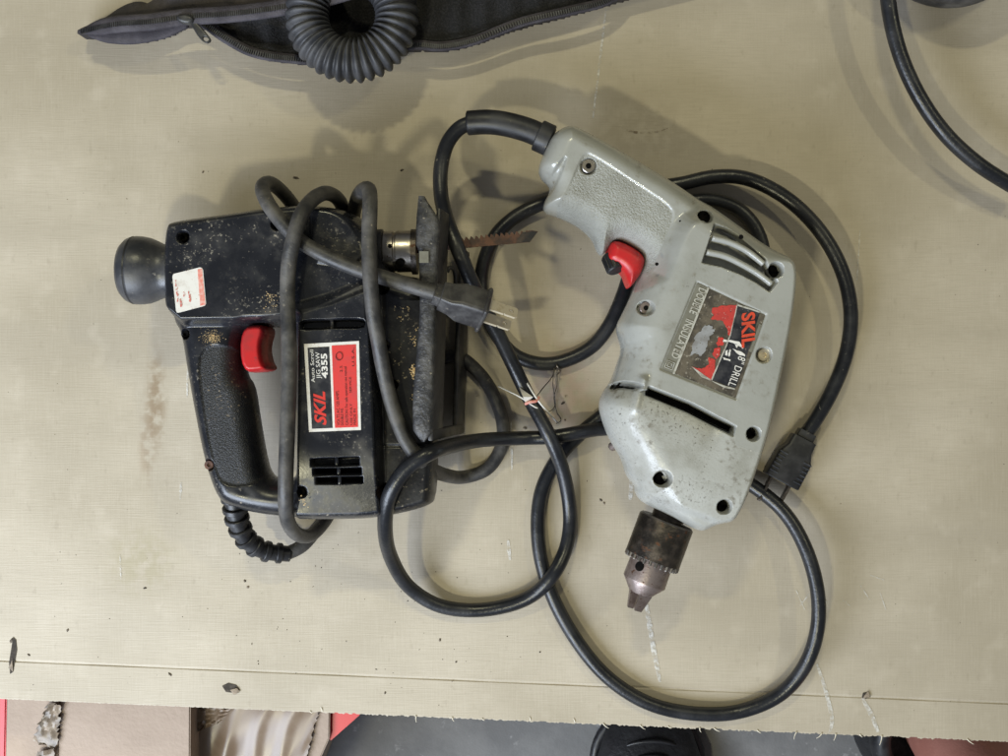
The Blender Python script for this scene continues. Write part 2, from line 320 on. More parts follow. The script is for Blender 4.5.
def cardboard_mat():
    m = bpy.data.materials.new('cardboard'); m.use_nodes = True; nt = m.node_tree; N = nt.nodes; L = nt.links; b = N['Principled BSDF']
    tc = N.new('ShaderNodeTexCoord')
    def noise(s, stretch, det=4, rot=0.0):
        mp = N.new('ShaderNodeMapping'); mp.inputs['Scale'].default_value = stretch; mp.inputs['Rotation'].default_value = (0, 0, rot); L.new(tc.outputs['Object'], mp.inputs[0])
        n = N.new('ShaderNodeTexNoise'); n.inputs['Scale'].default_value = s; n.inputs['Detail'].default_value = det; L.new(mp.outputs[0], n.inputs[0]); return n.outputs['Fac']
    def ramp(f, lo, hi, a=0.0, bb=1.0):
        r = N.new('ShaderNodeMapRange'); r.interpolation_type = 'SMOOTHSTEP'; r.inputs[1].default_value = lo; r.inputs[2].default_value = hi; r.inputs[3].default_value = a; r.inputs[4].default_value = bb; L.new(f, r.inputs[0]); return r.outputs[0]
    def mix(f, a, bb):
        x = N.new('ShaderNodeMix'); x.data_type = 'RGBA'; L.new(f, x.inputs[0])
        for sock, val in ((x.inputs[6], a), (x.inputs[7], bb)):
            if isinstance(val, tuple): sock.default_value = (*val, 1)
            else: L.new(val, sock)
        return x.outputs[2]
    def mul(a, bb):
        k = N.new('ShaderNodeMath'); k.operation = 'MULTIPLY'
        for s, v in ((k.inputs[0], a), (k.inputs[1], bb)):
            if isinstance(v, float): s.default_value = v
            else: L.new(v, s)
        return k.outputs[0]
    R = 0.042
    rows = noise(1300, (0.05, 1, 1), 3, R); cols = noise(1000, (1, 0.05, 1), 3, R); blot = noise(9, (1, 1, 1), 5); pulp = noise(1500, (1, 1, 1), 2)
    c = mix(ramp(blot, 0.32, 0.68), (0.490, 0.432, 0.342), (0.385, 0.335, 0.255))
    c = mix(mul(ramp(rows, 0.42, 0.68), 0.34), c, (0.38, 0.335, 0.255))
    c = mix(mul(ramp(cols, 0.45, 0.72), 0.14), c, (0.55, 0.50, 0.40))
    c = mix(mul(ramp(pulp, 0.55, 0.8), 0.3), c, (0.30, 0.25, 0.18))
    c = mix(mul(ramp(noise(28, (0.12, 1, 1), 6, R), 0.42, 0.75), 0.55), c, (0.36, 0.315, 0.245))
    c = mix(mul(ramp(noise(60, (1, 1, 1), 6), 0.52, 0.78), 0.35), c, (0.55, 0.49, 0.40))
    c = mix(mul(ramp(noise(240, (1, 0.5, 1), 4), 0.60, 0.75), 0.30), c, (0.30, 0.255, 0.19))
    # the brown dirt streak beside the handle of the saw
    def stain(px, py, rx, ry, col, amt, c):
        p = P(px, py); mp = N.new('ShaderNodeMapping'); mp.vector_type = 'POINT'; mp.inputs['Location'].default_value = (-p.x / rx, -p.y / ry, 0); mp.inputs['Scale'].default_value = (1 / rx, 1 / ry, 1)
        L.new(tc.outputs['Object'], mp.inputs[0]); ln = N.new('ShaderNodeVectorMath'); ln.operation = 'LENGTH'; L.new(mp.outputs[0], ln.inputs[0])
        g = mul(ramp(ln.outputs['Value'], 0.2, 1.0, 1.0, 0.0), mul(ramp(noise(140, (1, 1, 1), 5), 0.36, 0.6), amt)); return mix(g, c, col)
    c = stain(156, 400, 0.009, 0.042, (0.24, 0.165, 0.095), 0.75, c); c = stain(147, 445, 0.007, 0.035, (0.27, 0.19, 0.12), 0.5, c)
    c = stain(140, 560, 0.03, 0.03, (0.33, 0.29, 0.18), 0.5, c); c = stain(640, 130, 0.05, 0.03, (0.30, 0.25, 0.18), 0.35, c); c = stain(560, 390, 0.03, 0.04, (0.52, 0.36, 0.32), 0.4, c)
    L.new(c, b.inputs['Base Color']); b.inputs['Roughness'].default_value = 0.55; b.inputs['Specular IOR Level'].default_value = 0.4
    ad = N.new('ShaderNodeMath'); ad.operation = 'ADD'; L.new(rows, ad.inputs[0]); L.new(mul(cols, 0.6), ad.inputs[1])
    b2 = N.new('ShaderNodeBump'); b2.inputs['Strength'].default_value = 1.0; b2.inputs['Distance'].default_value = 0.006; L.new(noise(7, (0.5, 1, 1), 2, R), b2.inputs['Height'])
    bn = N.new('ShaderNodeBump'); L.new(b2.outputs[0], bn.inputs['Normal']); bn.inputs['Strength'].default_value = 0.6; bn.inputs['Distance'].default_value = 0.0002; L.new(ad.outputs[0], bn.inputs['Height']); L.new(bn.outputs[0], b.inputs['Normal'])
    return m
M['cardboard'] = cardboard_mat()
# ------------------------------------------------------------------ setting: floor, table, cardboard
FLOOR = -0.35
fl = add_mesh('floor', [(-2, -2, FLOOR), (2, -2, FLOOR), (2, 2, FLOOR), (-2, 2, FLOOR)], [(0, 1, 2, 3)], M['floor'], None, False)
fl['kind'] = 'structure'; fl['label'] = 'dark grey concrete floor seen past the cardboard edge'
EA, EB = P(-60, 696.5), P(1070, 744.6)          # the near edge of the cardboard
ed = (EB - EA).normalized(); en = Vector((-ed.y, ed.x, 0))   # en points away from the viewer (up in the picture)
tb = empty('table', (0, 0.12, FLOOR), 'low dark table under the cardboard sheet', 'table')
Mt = Matrix.Translation((0, 0.16, 0)) @ Matrix.Rotation(math.atan2(ed.y, ed.x), 4, 'Z')
box('table_top', Mt, (-0.48, -0.34, -0.030), (0.48, 0.40, -0.0046), M['table'], tb, 0.002)
for sx in (-1, 1):
    for sy in (-0.30, 0.36):
        box('leg', Mt, (sx * 0.45 - 0.02, sy - 0.02, FLOOR), (sx * 0.45 + 0.02, sy + 0.02, -0.0305), M['table'], tb, 0.002)
# cardboard: strips parallel to the near edge; the crease is a pressed groove
crease = 38.5 * 0.0006
rows_t = [0, 0.0006, 0.003, crease - 0.0016, crease - 0.0008, crease - 0.0002, crease + 0.0004, crease + 0.0012, crease + 0.0022, 0.05, 0.1, 0.2, 0.3, 0.42, 0.55]
prof = {crease - 0.0002: -0.0005, crease + 0.0004: -0.0004}
nc = 700; LEN = (EB - EA).length; V = []; F = []
jit = np.zeros(nc + 1); jit += 0.00025 * RNG.standard_normal(nc + 1)
for _ in range(26):
    k = RNG.integers(150, nc - 5); jit[k:k + RNG.integers(1, 5)] += RNG.uniform(0.0004, 0.0011)
jit[:230] *= 0.45
for i in range(nc + 1):
    for j, t in enumerate(rows_t):
        p = EA + ed * (LEN * i / nc) + en * (t + (jit[i] if j == 0 else 0))
        z = prof.get(t, 0.0) + (-0.0003 if j == 0 else 0)
        if abs(t - crease) < 0.002: z *= 0.75 + 0.5 * math.sin(i * 0.045) ** 2
        V.append((p.x, p.y, z))
nr = len(rows_t)
for i in range(nc):
    for j in range(nr - 1):
        a = i * nr + j; F.append((a, a + nr, a + nr + 1, a + 1))
base = len(V)
for i in range(nc + 1):
    for t in (0.0, 0.55):
        p = EA + ed * (LEN * i / nc) + en * (t + (jit[i] if t == 0 else 0)); V.append((p.x, p.y, -0.0042))
for i in range(nc):
    a = base + 2 * i; F.append((a, a + 1, a + 3, a + 2)); F.append((a, a + 2, (i + 1) * nr, i * nr)); F.append((a + 1, i * nr + nr - 1, (i + 1) * nr + nr - 1, a + 3))
for i in (0, nc): F.append(tuple([i * nr + j for j in range(nr)] + [base + 2 * i + 1, base + 2 * i]))
cb = add_mesh('cardboard_sheet', V, F, M['cardboard'], None, False)
tag(cb, 'large flat tan cardboard sheet lying under both power tools', 'cardboard')
# ragged paper fibres on the near edge
for px, L_, a_, curl in [(416, .004, -100, .3), (482, .0022, -80, 1), (603, .0045, -60, .5), (640, .004, -60, .5), (714, .004, -50, .5), (757, .003, -60, .5), (797, .005, -140, .6), (822, .005, -110, -.7), (836, .0045, -95, -.4), (882, .006, -95, -.3), (967, .005, -55, .4), (530, .0022, 60, 1), (668, .0025, -70, 1), (322, .003, 70, 1), (575, .0025, 95, .5), (310, .0022, -80, 1), (700, .003, -120, 1), (860, .0022, -75, .6), (452, .003, -90, .6)]:
    py = 699 + (px) * 0.0426; p = P(px, py, 0.0002) + en * 0.0008; a = math.radians(a_); pts = []
    for k in range(6):
        pts.append(p.copy()); a += curl * 0.25; p = p + Vector((math.cos(a), math.sin(a), 0.15)) * (L_ / 5)
    tube('torn_fibre', pts, lambda i: 0.00045 * (1 - i / 7), M['fibre'], cb, 5, flat=0.5)
# chalk streaks
def ribbon(name, pts, w_, m, parent, z=0.0003):
    pa = catmull([P(x, y, z) for x, y in pts], 8); V = []; F = []
    for i, p in enumerate(pa):
        t = (pa[min(i + 1, len(pa) - 1)] - pa[max(i - 1, 0)]).normalized(); n = Vector((-t.y, t.x, 0)); ww = w_ * (0.6 + 0.4 * math.sin(3.1416 * i / (len(pa) - 1)) + 0.15 * random.uniform(-1, 1)) * 0.5
        V += [tuple(p + n * ww), tuple(p - n * ww)]
    for i in range(len(pa) - 1): F.append((2 * i, 2 * i + 1, 2 * i + 3, 2 * i + 2))
    return add_mesh(name, V, F, m, parent, False)
for pts, ww in [([(606, 10), (600, 60), (593, 118)], .0016), ([(646, 602), (652, 640), (660, 682)], .0032), ([(817, 664), (826, 692), (832, 722), (829, 734)], .0024), ([(862, 698), (871, 714), (878, 732)], .0028), ([(633, 470), (630, 500)], .003), ([(188, 360), (187, 398)], .0012), ([(181, 482), (180, 500)], .0014), ([(860, 230), (857, 280)], .0008), ([(508, 540), (510, 560)], .002), ([(120, 555), (121, 580)], .001), ([(511, 420), (512, 470)], .0014)]:
    ribbon('chalk_mark', pts, ww, M['chalk'], cb)
for pts, ww in [([(620, 126), (630, 131), (650, 133), (668, 128)], .0014), ([(565, 395), (573, 402)], .002), ([(477, 395), (484, 405)], .003)]:
    ribbon('scuff_mark', pts, ww, M['print_brown'], cb)
for pts in [([(796, 590), (805, 610)]), ([(818, 585), (828, 606)]), ([(843, 600), (850, 606)]), ([(860, 585), (870, 600)]), ([(880, 592), (886, 610)]), ([(812, 590), (800, 606)]), ([(870, 575), (884, 580)])]:
    ribbon('scratch', pts, .0006, M['chalk'], cb)
# tears in the sheet
def tear(pts, flap):
    t = flat_poly('tear', [P(x, y, 0.0003) for x, y in pts], M['tear'], cb, 0.0002)
    pp = [P(x, y, z) for x, y, z in flap]; c = sum(pp, Vector()) / len(pp)
    add_mesh('torn_flap', [tuple(q) for q in pp] + [tuple(c + Vector((0, 0, 0.0012)))], [(i, (i + 1) % len(pp), len(pp)) for i in range(len(pp))], M['torn'], t, True)
tear([(222, 686), (228, 683), (236, 685), (240, 690), (234, 693), (226, 692)], [(230, 690, .0006), (237, 688, .001), (240, 692, .0008), (234, 695, .0006)])
tear([(13, 637), (16, 640), (17, 650), (13, 672), (10, 674), (9, 662), (11, 650)], [(9, 668, .0005), (12, 660, .0015), (13, 672, .0005)])
tear([(863, 693), (867, 692), (869, 696), (866, 699), (862, 697)], [(862, 699, .0006), (868, 691, .001), (871, 697, .0008)])
# loose grit
V = []; F = []
spots = [(RNG.uniform(0, 1008), RNG.uniform(120, 735), RNG.uniform(.00015, .0004)) for _ in range(170)] + [(RNG.uniform(150, 520), RNG.uniform(530, 690), RNG.uniform(.0002, .00055)) for _ in range(55)]
spots += [(12, 640, .0015), (29, 655, .0012), (170, 674, .0011), (245, 581, .0013), (248, 587, .0012), (145, 588, .001), (440, 640, .0011), (456, 662, .001), (540, 652, .001), (563, 403, .0012), (525, 428, .0014), (565, 420, .0011), (385, 693, .0012), (68, 630, .0012), (203, 172, .0009), (296, 178, .0014), (402, 170, .001), (601, 500, .0011), (604, 503, .001)]
for px, py, r in spots:
    r *= 0.75
    if py > 695 + px * 0.042: continue
    p = P(px, py); n = len(V); k = 5; a0 = random.random() * 6; el = random.uniform(1, 2.4); ra = random.random() * 6
    for q in range(k):
        a = a0 + q * 2 * math.pi / k; rr = r * random.uniform(0.6, 1.1); x, y = rr * math.cos(a) * el, rr * math.sin(a)
        V.append((p.x + x * math.cos(ra) - y * math.sin(ra), p.y + x * math.sin(ra) + y * math.cos(ra), 0.0001))
    V.append((p.x, p.y, 0.0001 + r * 0.7))
    for q in range(k): F.append((n + q, n + (q + 1) % k, n + k))
g = add_mesh('grit', V, F, M['dirt'], None, False); g['kind'] = 'stuff'; g['label'] = 'dark grit and crumbs scattered over the cardboard'; g['category'] = 'grit'

# ------------------------------------------------------------------ shared: power plug
def plug(parent, org, axis, roll, size, mats, blade_turn=0.0, ridges=True):
    """cord enters at org, blades leave along axis. local x = axis, y = width, z = thickness"""
    ax = Vector(axis).normalized(); z = Vector((0, 0, 1)); z = (z - ax * z.dot(ax)).normalized(); y = z.cross(ax)
    R = Matrix((ax, y, z)).transposed().to_4x4(); Mx = Matrix.Translation(org) @ R @ Matrix.Rotation(roll, 4, 'X')
    Lb, Wn, We, Th, fl_ = size
    prof = [(0, Wn * 0.72, Th * 0.62), (0.12, Wn * 0.74, Th * 0.64), (0.14, Wn, Th * 0.8), (0.34, Wn * 1.05, Th * 0.92), (0.52, We * 0.97, Th), (0.985, We, Th), (1.0, We * 0.95, Th * 0.94)]
    V = []; F = []; seg = 28
    for s, ww, tt in prof:
        for k in range(seg):
            a = 2 * math.pi * k / seg; c, sn = math.cos(a), math.sin(a); e = 0.25
            V.append(tuple(Mx @ Vector((s * Lb, ww / 2 * math.copysign(abs(c) ** e, c), tt / 2 * math.copysign(abs(sn) ** e, sn)))))
    for i in range(len(prof) - 1):
        for k in range(seg): F.append((i * seg + k, i * seg + (k + 1) % seg, (i + 1) * seg + (k + 1) % seg, (i + 1) * seg + k))
    F.append(tuple(range(seg))[::-1]); F.append(tuple((len(prof) - 1) * seg + k for k in range(seg)))
    body = add_mesh('plug', V, F, mats[0], parent); sharp(body, 40)
    if fl_:
        V, F = box_geo(Mx, (Lb * 0.93, -We / 2 - fl_, -Th / 2 - fl_), (Lb * 1.03, We / 2 + fl_, Th / 2 + fl_), 0.0016, 3); o = add_mesh('plug_flange', V, F, mats[0], body); sharp(o, 50)
    if ridges:
        for k in range(6):
            for sgn in (-1, 1):
                x = Lb * (0.50 + 0.075 * k); wd = We * (0.16 + 0.04 * abs(2.5 - k) / 2.5 * 2)
                lo = sgn * We * 0.47; hi = sgn * (We * 0.47 - wd)
                V, F = box_geo(Mx, (x, min(lo, hi), Th / 2 - 0.0002), (x + Lb * 0.028, max(lo, hi), Th / 2 + 0.0005), 0.0002, 1); add_mesh('grip_ridge', V, F, mats[1], body, False)
    for sgn in (-1, 1):
        Mb = Mx @ Matrix.Translation((Lb * 1.0, sgn * 0.0058, 0)) @ Matrix.Rotation(blade_turn, 4, 'X')
        # a flat blade with a real round hole near its tip
        bm = bmesh.new(); L_, hw, t2 = 0.0165, 0.0031, 0.0007
        ring = []; n = 20; outer = []
        for q in range(n):
            a = 2 * math.pi * q / n; c, sn = math.cos(a), math.sin(a); ring.append((0.0125 + 0.0013 * c, 0.0013 * sn))
            k = max(abs(c), abs(sn)); outer.append((0.0125 + 0.0036 * c / k, hw * sn / k))
        V = []; F = []
        for zz in (-t2, t2):
            V += [(x, 0 + zz, y) for x, y in ring] + [(x, zz, y) for x, y in outer] + [(-0.001, zz, -hw), (-0.001, zz, hw), (0.0089, zz, -hw), (0.0089, zz, hw)]
        m_ = 2 * n + 4
        for s_ in (0, m_):
            for q in range(n): F.append((s_ + q, s_ + (q + 1) % n, s_ + n + (q + 1) % n, s_ + n + q))
            F.append((s_ + 2 * n, s_ + 2 * n + 2, s_ + 2 * n + 3, s_ + 2 * n + 1))
        for q in range(n): F.append((q, (q + 1) % n, m_ + (q + 1) % n, m_ + q)); F.append((n + q, n + (q + 1) % n, m_ + n + (q + 1) % n, m_ + n + q))
        for u_, v_ in ((0, 1), (0, 2), (1, 3)): F.append((2 * n + u_, 2 * n + v_, m_ + 2 * n + v_, m_ + 2 * n + u_))
        bm.free(); V = [tuple(Mb @ Vector(v)) for v in V]
        o = add_mesh('plug_blade', V, F, mats[2], body, False); sharp(o, 30)
    return body
CR = 0.0042
def cable(name, pts, mat_, parent, r=CR, n=10, seg=16):
    path = catmull([P(x, y, z) for x, y, z in pts], n)
    for _ in range(3):
        path = [path[0]] + [(path[i - 1] + path[i] * 2 + path[i + 1]) / 4 for i in range(1, len(path) - 1)] + [path[-1]]
    return tube(name, path, r, mat_, parent, seg)
def screw_or_shade(parent, px, py, z, r, m, name='screw_or_shade'):
    c = P(px, py, z); prof = [(-0.003, r), (0, r), (0.0003, r * 0.9), (0.0003, r * 0.42), (-0.0006, r * 0.36)]
    return lathe(name, prof, c, (0, 0, 1), m, parent, 18)

# ================================================================== JIGSAW
JZ = 0.043
js = empty('jigsaw', P(320, 370, 0.0), 'black corded jigsaw with red trigger lying on its side, cord wound round it', 'jigsaw')
outer = [(171, 226), (179, 221), (225, 215), (271, 208), (312, 205), (344, 209), (363, 217), (376, 230), (385, 248), (385, 266), (400, 274), (436, 278), (436, 380), (437, 500), (425, 509), (380, 519), (327, 520), (299, 520), (255, 516), (222, 507), (212, 494), (201, 461), (190, 405), (184, 370), (178, 332), (171, 322), (168, 300), (168, 245)]
hole = [(262, 327), (290, 327), (297, 335), (298, 400), (297, 470), (294, 479), (276, 480), (268, 474), (263, 455), (257, 420), (252, 385), (243, 374), (243, 340), (250, 328)]
fo = sdf(chaikin(P2(outer, .055), 2)); fh = sdf(chaikin(P2(hole, .048), 2))
jd = lambda X, Y: np.minimum(fo(X, Y), -fh(X, Y))
ZT = 0.074
f_motor = sdf(P2([(295, 325), (296, 308), (330, 298), (360, 286), (372, 284), (374, 330), (377, 400), (383, 530), (285, 530), (293, 500)], ZT))
f_head = sdf(chaikin(P2([(140, 190), (400, 190), (400, 280), (378, 284), (300, 322), (140, 324)], 0.070), 1))
f_grip = sdf(chaikin(P2([(196, 345), (238, 345), (238, 374), (246, 390), (252, 430), (260, 470), (262, 484), (222, 488), (212, 460), (203, 410)], 0.060), 2))
f_slot_top = sdf(chaikin(P2([(302, 321), (330, 320), (363, 319), (366, 324), (363, 328), (330, 328), (302, 330), (300, 326)], ZT), 2))
slots = [[(312, 459), (359, 457), (359, 465), (312, 466)], [(314, 469), (361, 468), (361, 474), (314, 475)], [(316, 478), (362, 477), (362, 483), (316, 484)]]
f_slots = [sdf(P2(s, ZT)) for s in slots]
f_boss = sdf(chaikin(P2([(311, 190), (365, 190), (372, 232), (364, 262), (340, 266), (311, 262)], .07), 1))
holes_j = [(183, 237, .0030, .070), (277, 224, .0030, .070), (185, 334, .0026, .061), (209, 465, .0030, .060), (301, 492, .0028, ZT), (386, 491, .0040, .063), (383, 288, .0030, .065), (385, 345, .0022, .063), (393, 385, .0022, .063)]
holes_jw = []
def jh_base(X, Y, D):
    wm = smooth(-0.0015, 0.0030, f_motor(X, Y)); wm = np.where(Y > P(0, 322, ZT).y, smooth(-0.0040, 0.0045, f_motor(X, Y)), wm); wh = smooth(-0.0015, 0.0030, f_head(X, Y))
    right = smooth(P(374, 0, ZT).x, P(386, 0, ZT).x, X)
    H = 0.0185 + 0.0 * X
    H = H * (1 - right) + 0.0215 * right
    H = H * (1 - wh) + 0.0290 * wh
    H = H * (1 - wm) + 0.0335 * wm
    H = H - wm * 0.0075 * smooth(P(0, 445, ZT).y, P(0, 530, ZT).y, Y)
    hd = (X < P(300, 0, .06).x) & (f_head(X, Y) < 0)
    R = 0.0060 + 0.0 * X; R = np.where(hd, 0.011, R)
    R = R + 0.010 * smooth(P(330, 0, .06).x, P(385, 0, .06).x, X) * (Y > P(0, 300, .06).y)
    return H * round_profile(D, R, 2.2)
def true_z(zmid, base, d_fn, a, b, z):
    for _ in range(3):
        p = P(a, b, z); X = np.array([p.x]); Y = np.array([p.y]); z = zmid + float(base(X, Y, np.maximum(d_fn(X, Y), 0))[0])
    return z
holes_j = [(a, b, r_, true_z(JZ, jh_base, jd, a, b, z)) for a, b, r_, z in holes_j]
holes_jw = [(P(a, b, z), r_) for a, b, r_, z in holes_j]
def jh(X, Y, D):
    h = jh_base(X, Y, D)
    h += 0.0012 * smooth(-0.001, 0.001, f_boss(X, Y)) * (D > 0.004)
    h -= 0.0011 * smooth(-0.0006, 0.0012, f_grip(X, Y))
    h -= 0.008 * smooth(-0.0004, 0.0004, f_slot_top(X, Y))
    for f in f_slots: h -= 0.007 * smooth(-0.0004, 0.0004, f(X, Y))
    # parting groove between head and motor, seam on the right-hand part
    yl = P(0, 446, .064).y; h -= 0.0009 * np.exp(-((Y - yl) / 0.0007) ** 2) * (X > P(380, 0, .064).x)
    for (c, r), hj in zip(holes_jw, holes_j): h -= 0.006 * smooth(r + 0.0004, r - 0.0004, np.hypot(X - c.x, Y - c.y))
    return np.maximum(h, -0.012)
bb = P2([(160, 530), (445, 195)], JZ)
hfield([('motor_housing', None, M['black_plastic'], js), ('gear_head', lambda x, y: (f_head(x, y) > 0) & (f_motor(x, y) < 0), M['black_plastic'], js), ('handle', lambda x, y: (f_head(x, y) <= 0) & (x < P(292, 0, .055).x), M['black_plastic'], js), ('handle_grip', lambda x, y: f_grip(x, y) > 0, M['black_grip'], js), ('side_cover', lambda x, y: (x > P(380, 0, .066).x) & (f_head(x, y) <= 0), M['dusty_plastic'], js)],
       jd, jh, (bb[0][0], bb[1][0], bb[0][1], bb[1][1]), JZ, 0.0005, jh_base)
for i, (a, b, r, z) in enumerate(holes_j):
    if i in (7, 8): continue
    screw_or_shade(js, a, b, z - 0.0050, r * 0.86, M['rust'] if i in (3, 5) else M['hole'])  # rusty ones are screws; black discs stand in for shade down the holes
for s in slots + [[(303, 322), (363, 320), (363, 328), (303, 329)]]:
    flat_poly('vent_shade', [P(x, y, ZT - 0.0058) for x, y in s], M['hole'], js, 0.0004)  # dark sheet at the slot floor, painted in place of shade
for x0, y0, y1, z in [(331, 319, 330, ZT + .0015), (336, 457, 466, ZT + .001), (338, 467, 475, ZT + .001), (339, 476, 485, ZT + .001)]:
    a = P(x0, y0, z); b = P(x0 + 2, y1, z); box('vent_bridge', Matrix.Translation((0, 0, 0)), (a.x - 0.0008, b.y, 0.0695), (a.x + 0.0010, a.y, 0.0735), M['black_plastic'], js, 0.0004)
# knob on the left end
kc = P(172, 270, JZ + .008); kc.z = JZ; kp = [(0.000, .0152), (0.004, .0148), (0.0075, .0152), (0.0110, .0168), (0.0145, .0182), (0.0185, .0189), (0.0222, .0190), (0.0230, .0184), (0.0238, .0189), (0.0268, .0176), (0.0292, .0152), (0.0305, .0115), (0.0310, .004)]
kb = lathe('knob', kp, kc, (-1, 0.03, 0), M['knob_rubber'], js, 10 * 4)
# trigger
pillow('trigger', [(239, 327), (262, 323), (266, 330), (261, 345), (263, 360), (268, 368), (263, 372), (240, 373)], 0.030, 0.0625, M['red'], js, 0.0028, 0.0004, 2.4, 0.060, 2)
# rating label with its printing
def jl(u, v, z=0.0790):   # u along the label's short side 0..1, v along the reading direction (up in the picture) 0..1
    a, b, c, d = [Vector(q) for q in ((309, 432), (361, 430), (359, 341), (304, 344))]
    p = (a * (1 - u) + b * u) * (1 - v) + (d * (1 - u) + c * u) * v; return P(p.x, p.y, z)
JLZ = JZ + 0.0335 + 0.0002
lp = flat_poly('rating_label', [jl(u, v, JLZ) for u, v in ((0, 0), (1, 0), (1, 1), (0, 1))], M['off_white'], js, 0.0006)
flat_poly('black_field', [jl(u, v, JLZ + .00012) for u, v in ((.06, .035), (.455, .035), (.455, .955), (.06, .955))], M['label_black'], lp, 0.0001)
flat_poly('red_field', [jl(u, v, JLZ + .00012) for u, v in ((.50, .035), (.945, .035), (.945, .965), (.50, .965))], M['label_red'], lp, 0.0001)
def jt(txt, u, v0, v1, h, m, **k): lettering(txt, jl(u, v0, JLZ), jl(u, v1, JLZ), h, m, lp, JLZ + 0.00026, **k)
jt('SKIL', .335, .07, .455, .0058, M['print_red'], shear=0.35, bold=0.03)
jt('Auto Scroll', .165, .56, .93, .0019, M['white']); jt('JIG SAW', .275, .60, .90, .0022, M['white']); jt('4355', .405, .60, .88, .0030, M['white'], bold=0.03)
for u, v0, v1, h, t in [(.60, .06, .45, .0016, 'VOLTS AC 120 AMPS'), (.67, .06, .25, .0014, 'DOUBLE INS'), (.76, .06, .72, .0015, 'CAUTION: For safe operation see manual'), (.84, .06, .30, .0012, 'USE ONLY'), (.91, .06, .24, .0014, 'MADE IN'), (.91, .72, .93, .0014, 'U.S.A.'), (.68, .66, .73, .0013, '2.5'), (.84, .42, .60, .0012, 'SERVICE')]:
    jt(t, u, v0, v1, h, M['print_dark'])
ring = [jl(.63 + .06 * math.cos(a), .84 + .045 * math.sin(a), JLZ + .0004) for a in np.linspace(0, 2 * math.pi, 20)[:-1]]
tube('emblem_ring', ring, 0.00018, M['print_dark'], lp, 5, True)
# price sticker on the head
SZ = JZ + 0.0290 + 0.0002
st = flat_poly('price_sticker', [P(x, y, SZ) for x, y in [(173, 274.5), (175, 273.5), (200, 267.3), (202, 268), (203, 270), (206, 303.5), (205, 305.5), (203, 306.3), (179, 312.6), (177, 312.6), (176, 310.8), (172.4, 277)]], M['off_white'], js, 0.0004)
flat_poly('sticker_band', [P(x, y, SZ + .0001) for x, y in ((197.5, 269.5), (202, 268.6), (205.4, 304.6), (200.2, 305.8))], M['faded_red'], st, 0.0001)
for k, (x0, y0, x1, y1) in enumerate([(177.5, 302, 175.5, 280), (181, 307, 180, 299), (190, 302, 188.5, 291), (184, 298, 183.5, 292)]):
    ribbon('faded_print', [(x0, y0), ((x0 + x1) / 2 + .6, (y0 + y1) / 2), (x1, y1)], 0.0012, M['faint_print'], st, SZ + 0.0002)
# plunger, clamp, blade
BZ = 0.048
pa = P(379, 253, BZ)
lathe('plunger_collar', [(0, .0125), (.004, .0125), (.0045, .0115)], P(376, 252, BZ), (1, 0.02, 0), M['rubber'], js, 32)
cl = lathe('blade_clamp', [(0, .0108), (.0008, .0114), (.0058, .0114), (.0064, .0108), (.0070, .0108), (.0076, .0114), (.0165, .0114), (.0172, .0108)], P(383.5, 252, BZ), (1, 0.02, 0), M['steel'], js, 36)
lathe('clamp_screw', [(0, .0024), (.0004, .0024), (.0005, .0018)], P(400, 263, BZ + .0096), (0, -0.45, 1), M['hole'], cl, 16)
lathe('clamp_pin', [(0, .0012), (.0004, .0012), (.0005, .0008)], P(390, 246, BZ + .0112), (0, 0.2, 1), M['hole'], cl, 12)
box('clamp_block', Matrix.Translation(P(397, 264, 0.0)), (-.0085, -.0055, .044), (.0085, .0055, .0575), M['steel'], cl, 0.0006)
lathe('clamp_washer', [(0, .0125), (.003, .0125)], P(412, 252, BZ), (1, 0.02, 0), M['dark_steel'], js, 32)
top, bot = [], []
b0, b1, bt = Vector((414, 243.5)), Vector((530, 231)), Vector((538, 232))
n = 23
for k in range(n):
    t = k / n; p = b0.lerp(b1, t)
    if t < 0.32: top.append((p.x, p.y - 0.5)); continue
    top += [(p.x, p.y + 2.6), (p.x + 1.2, p.y - 1.2), (p.x + 2.6, p.y - 0.6)]
poly = top + [(532, 230.5), (538, 231.5), (530, 242), (470, 247.5), (414, 253.5)]
f_tip = [q for q in poly]
blp = [P(x, y, BZ) for x, y in poly]
bl = flat_poly('blade', [Vector((p.x, p.y, BZ + .0007)) for p in blp], M['rust'], js, 0.0014)
flat_poly('blade_tip', [P(x, y, BZ + .00095) for x, y in ((519, 237), (522, 232.4), (531, 231.4), (537.6, 231.8), (530, 241.7), (516, 243))], M['blade_dark'], bl, 0.0002)
# base shoe: a steel plate standing on edge with a bent lip, forked round the blade
sh = empty('base_shoe', (0, 0, 0), 'dusty dark steel base shoe', None); del sh['label']
sh.parent = js; sh.location = P(432, 330, 0.0) - js.location
sA, sB = P(434.5, 320, 0.076), P(466, 320, 0.003)
zx = (sA - sB); zx.y = 0; zlen = zx.length; zx.normalize(); yy = Vector((0.035, 1, 0)).normalized(); xx = yy.cross(zx).normalized()
yy = zx.cross(xx)
Ms = Matrix((xx, yy, zx)).transposed().to_4x4(); Ms.translation = sB
def sy(py, z): return (P(430, py, z) - sB).dot(yy)
y_top, y_fork, y_bot = sy(196, .076), sy(292, .05), sy(439, .06)
def sbox(name, lo, hi, m, bev=0.0008):
    V, F = box_geo(Ms, lo, hi, bev, 2); o = add_mesh(name, V, F, m, sh); sharp(o, 45); return o
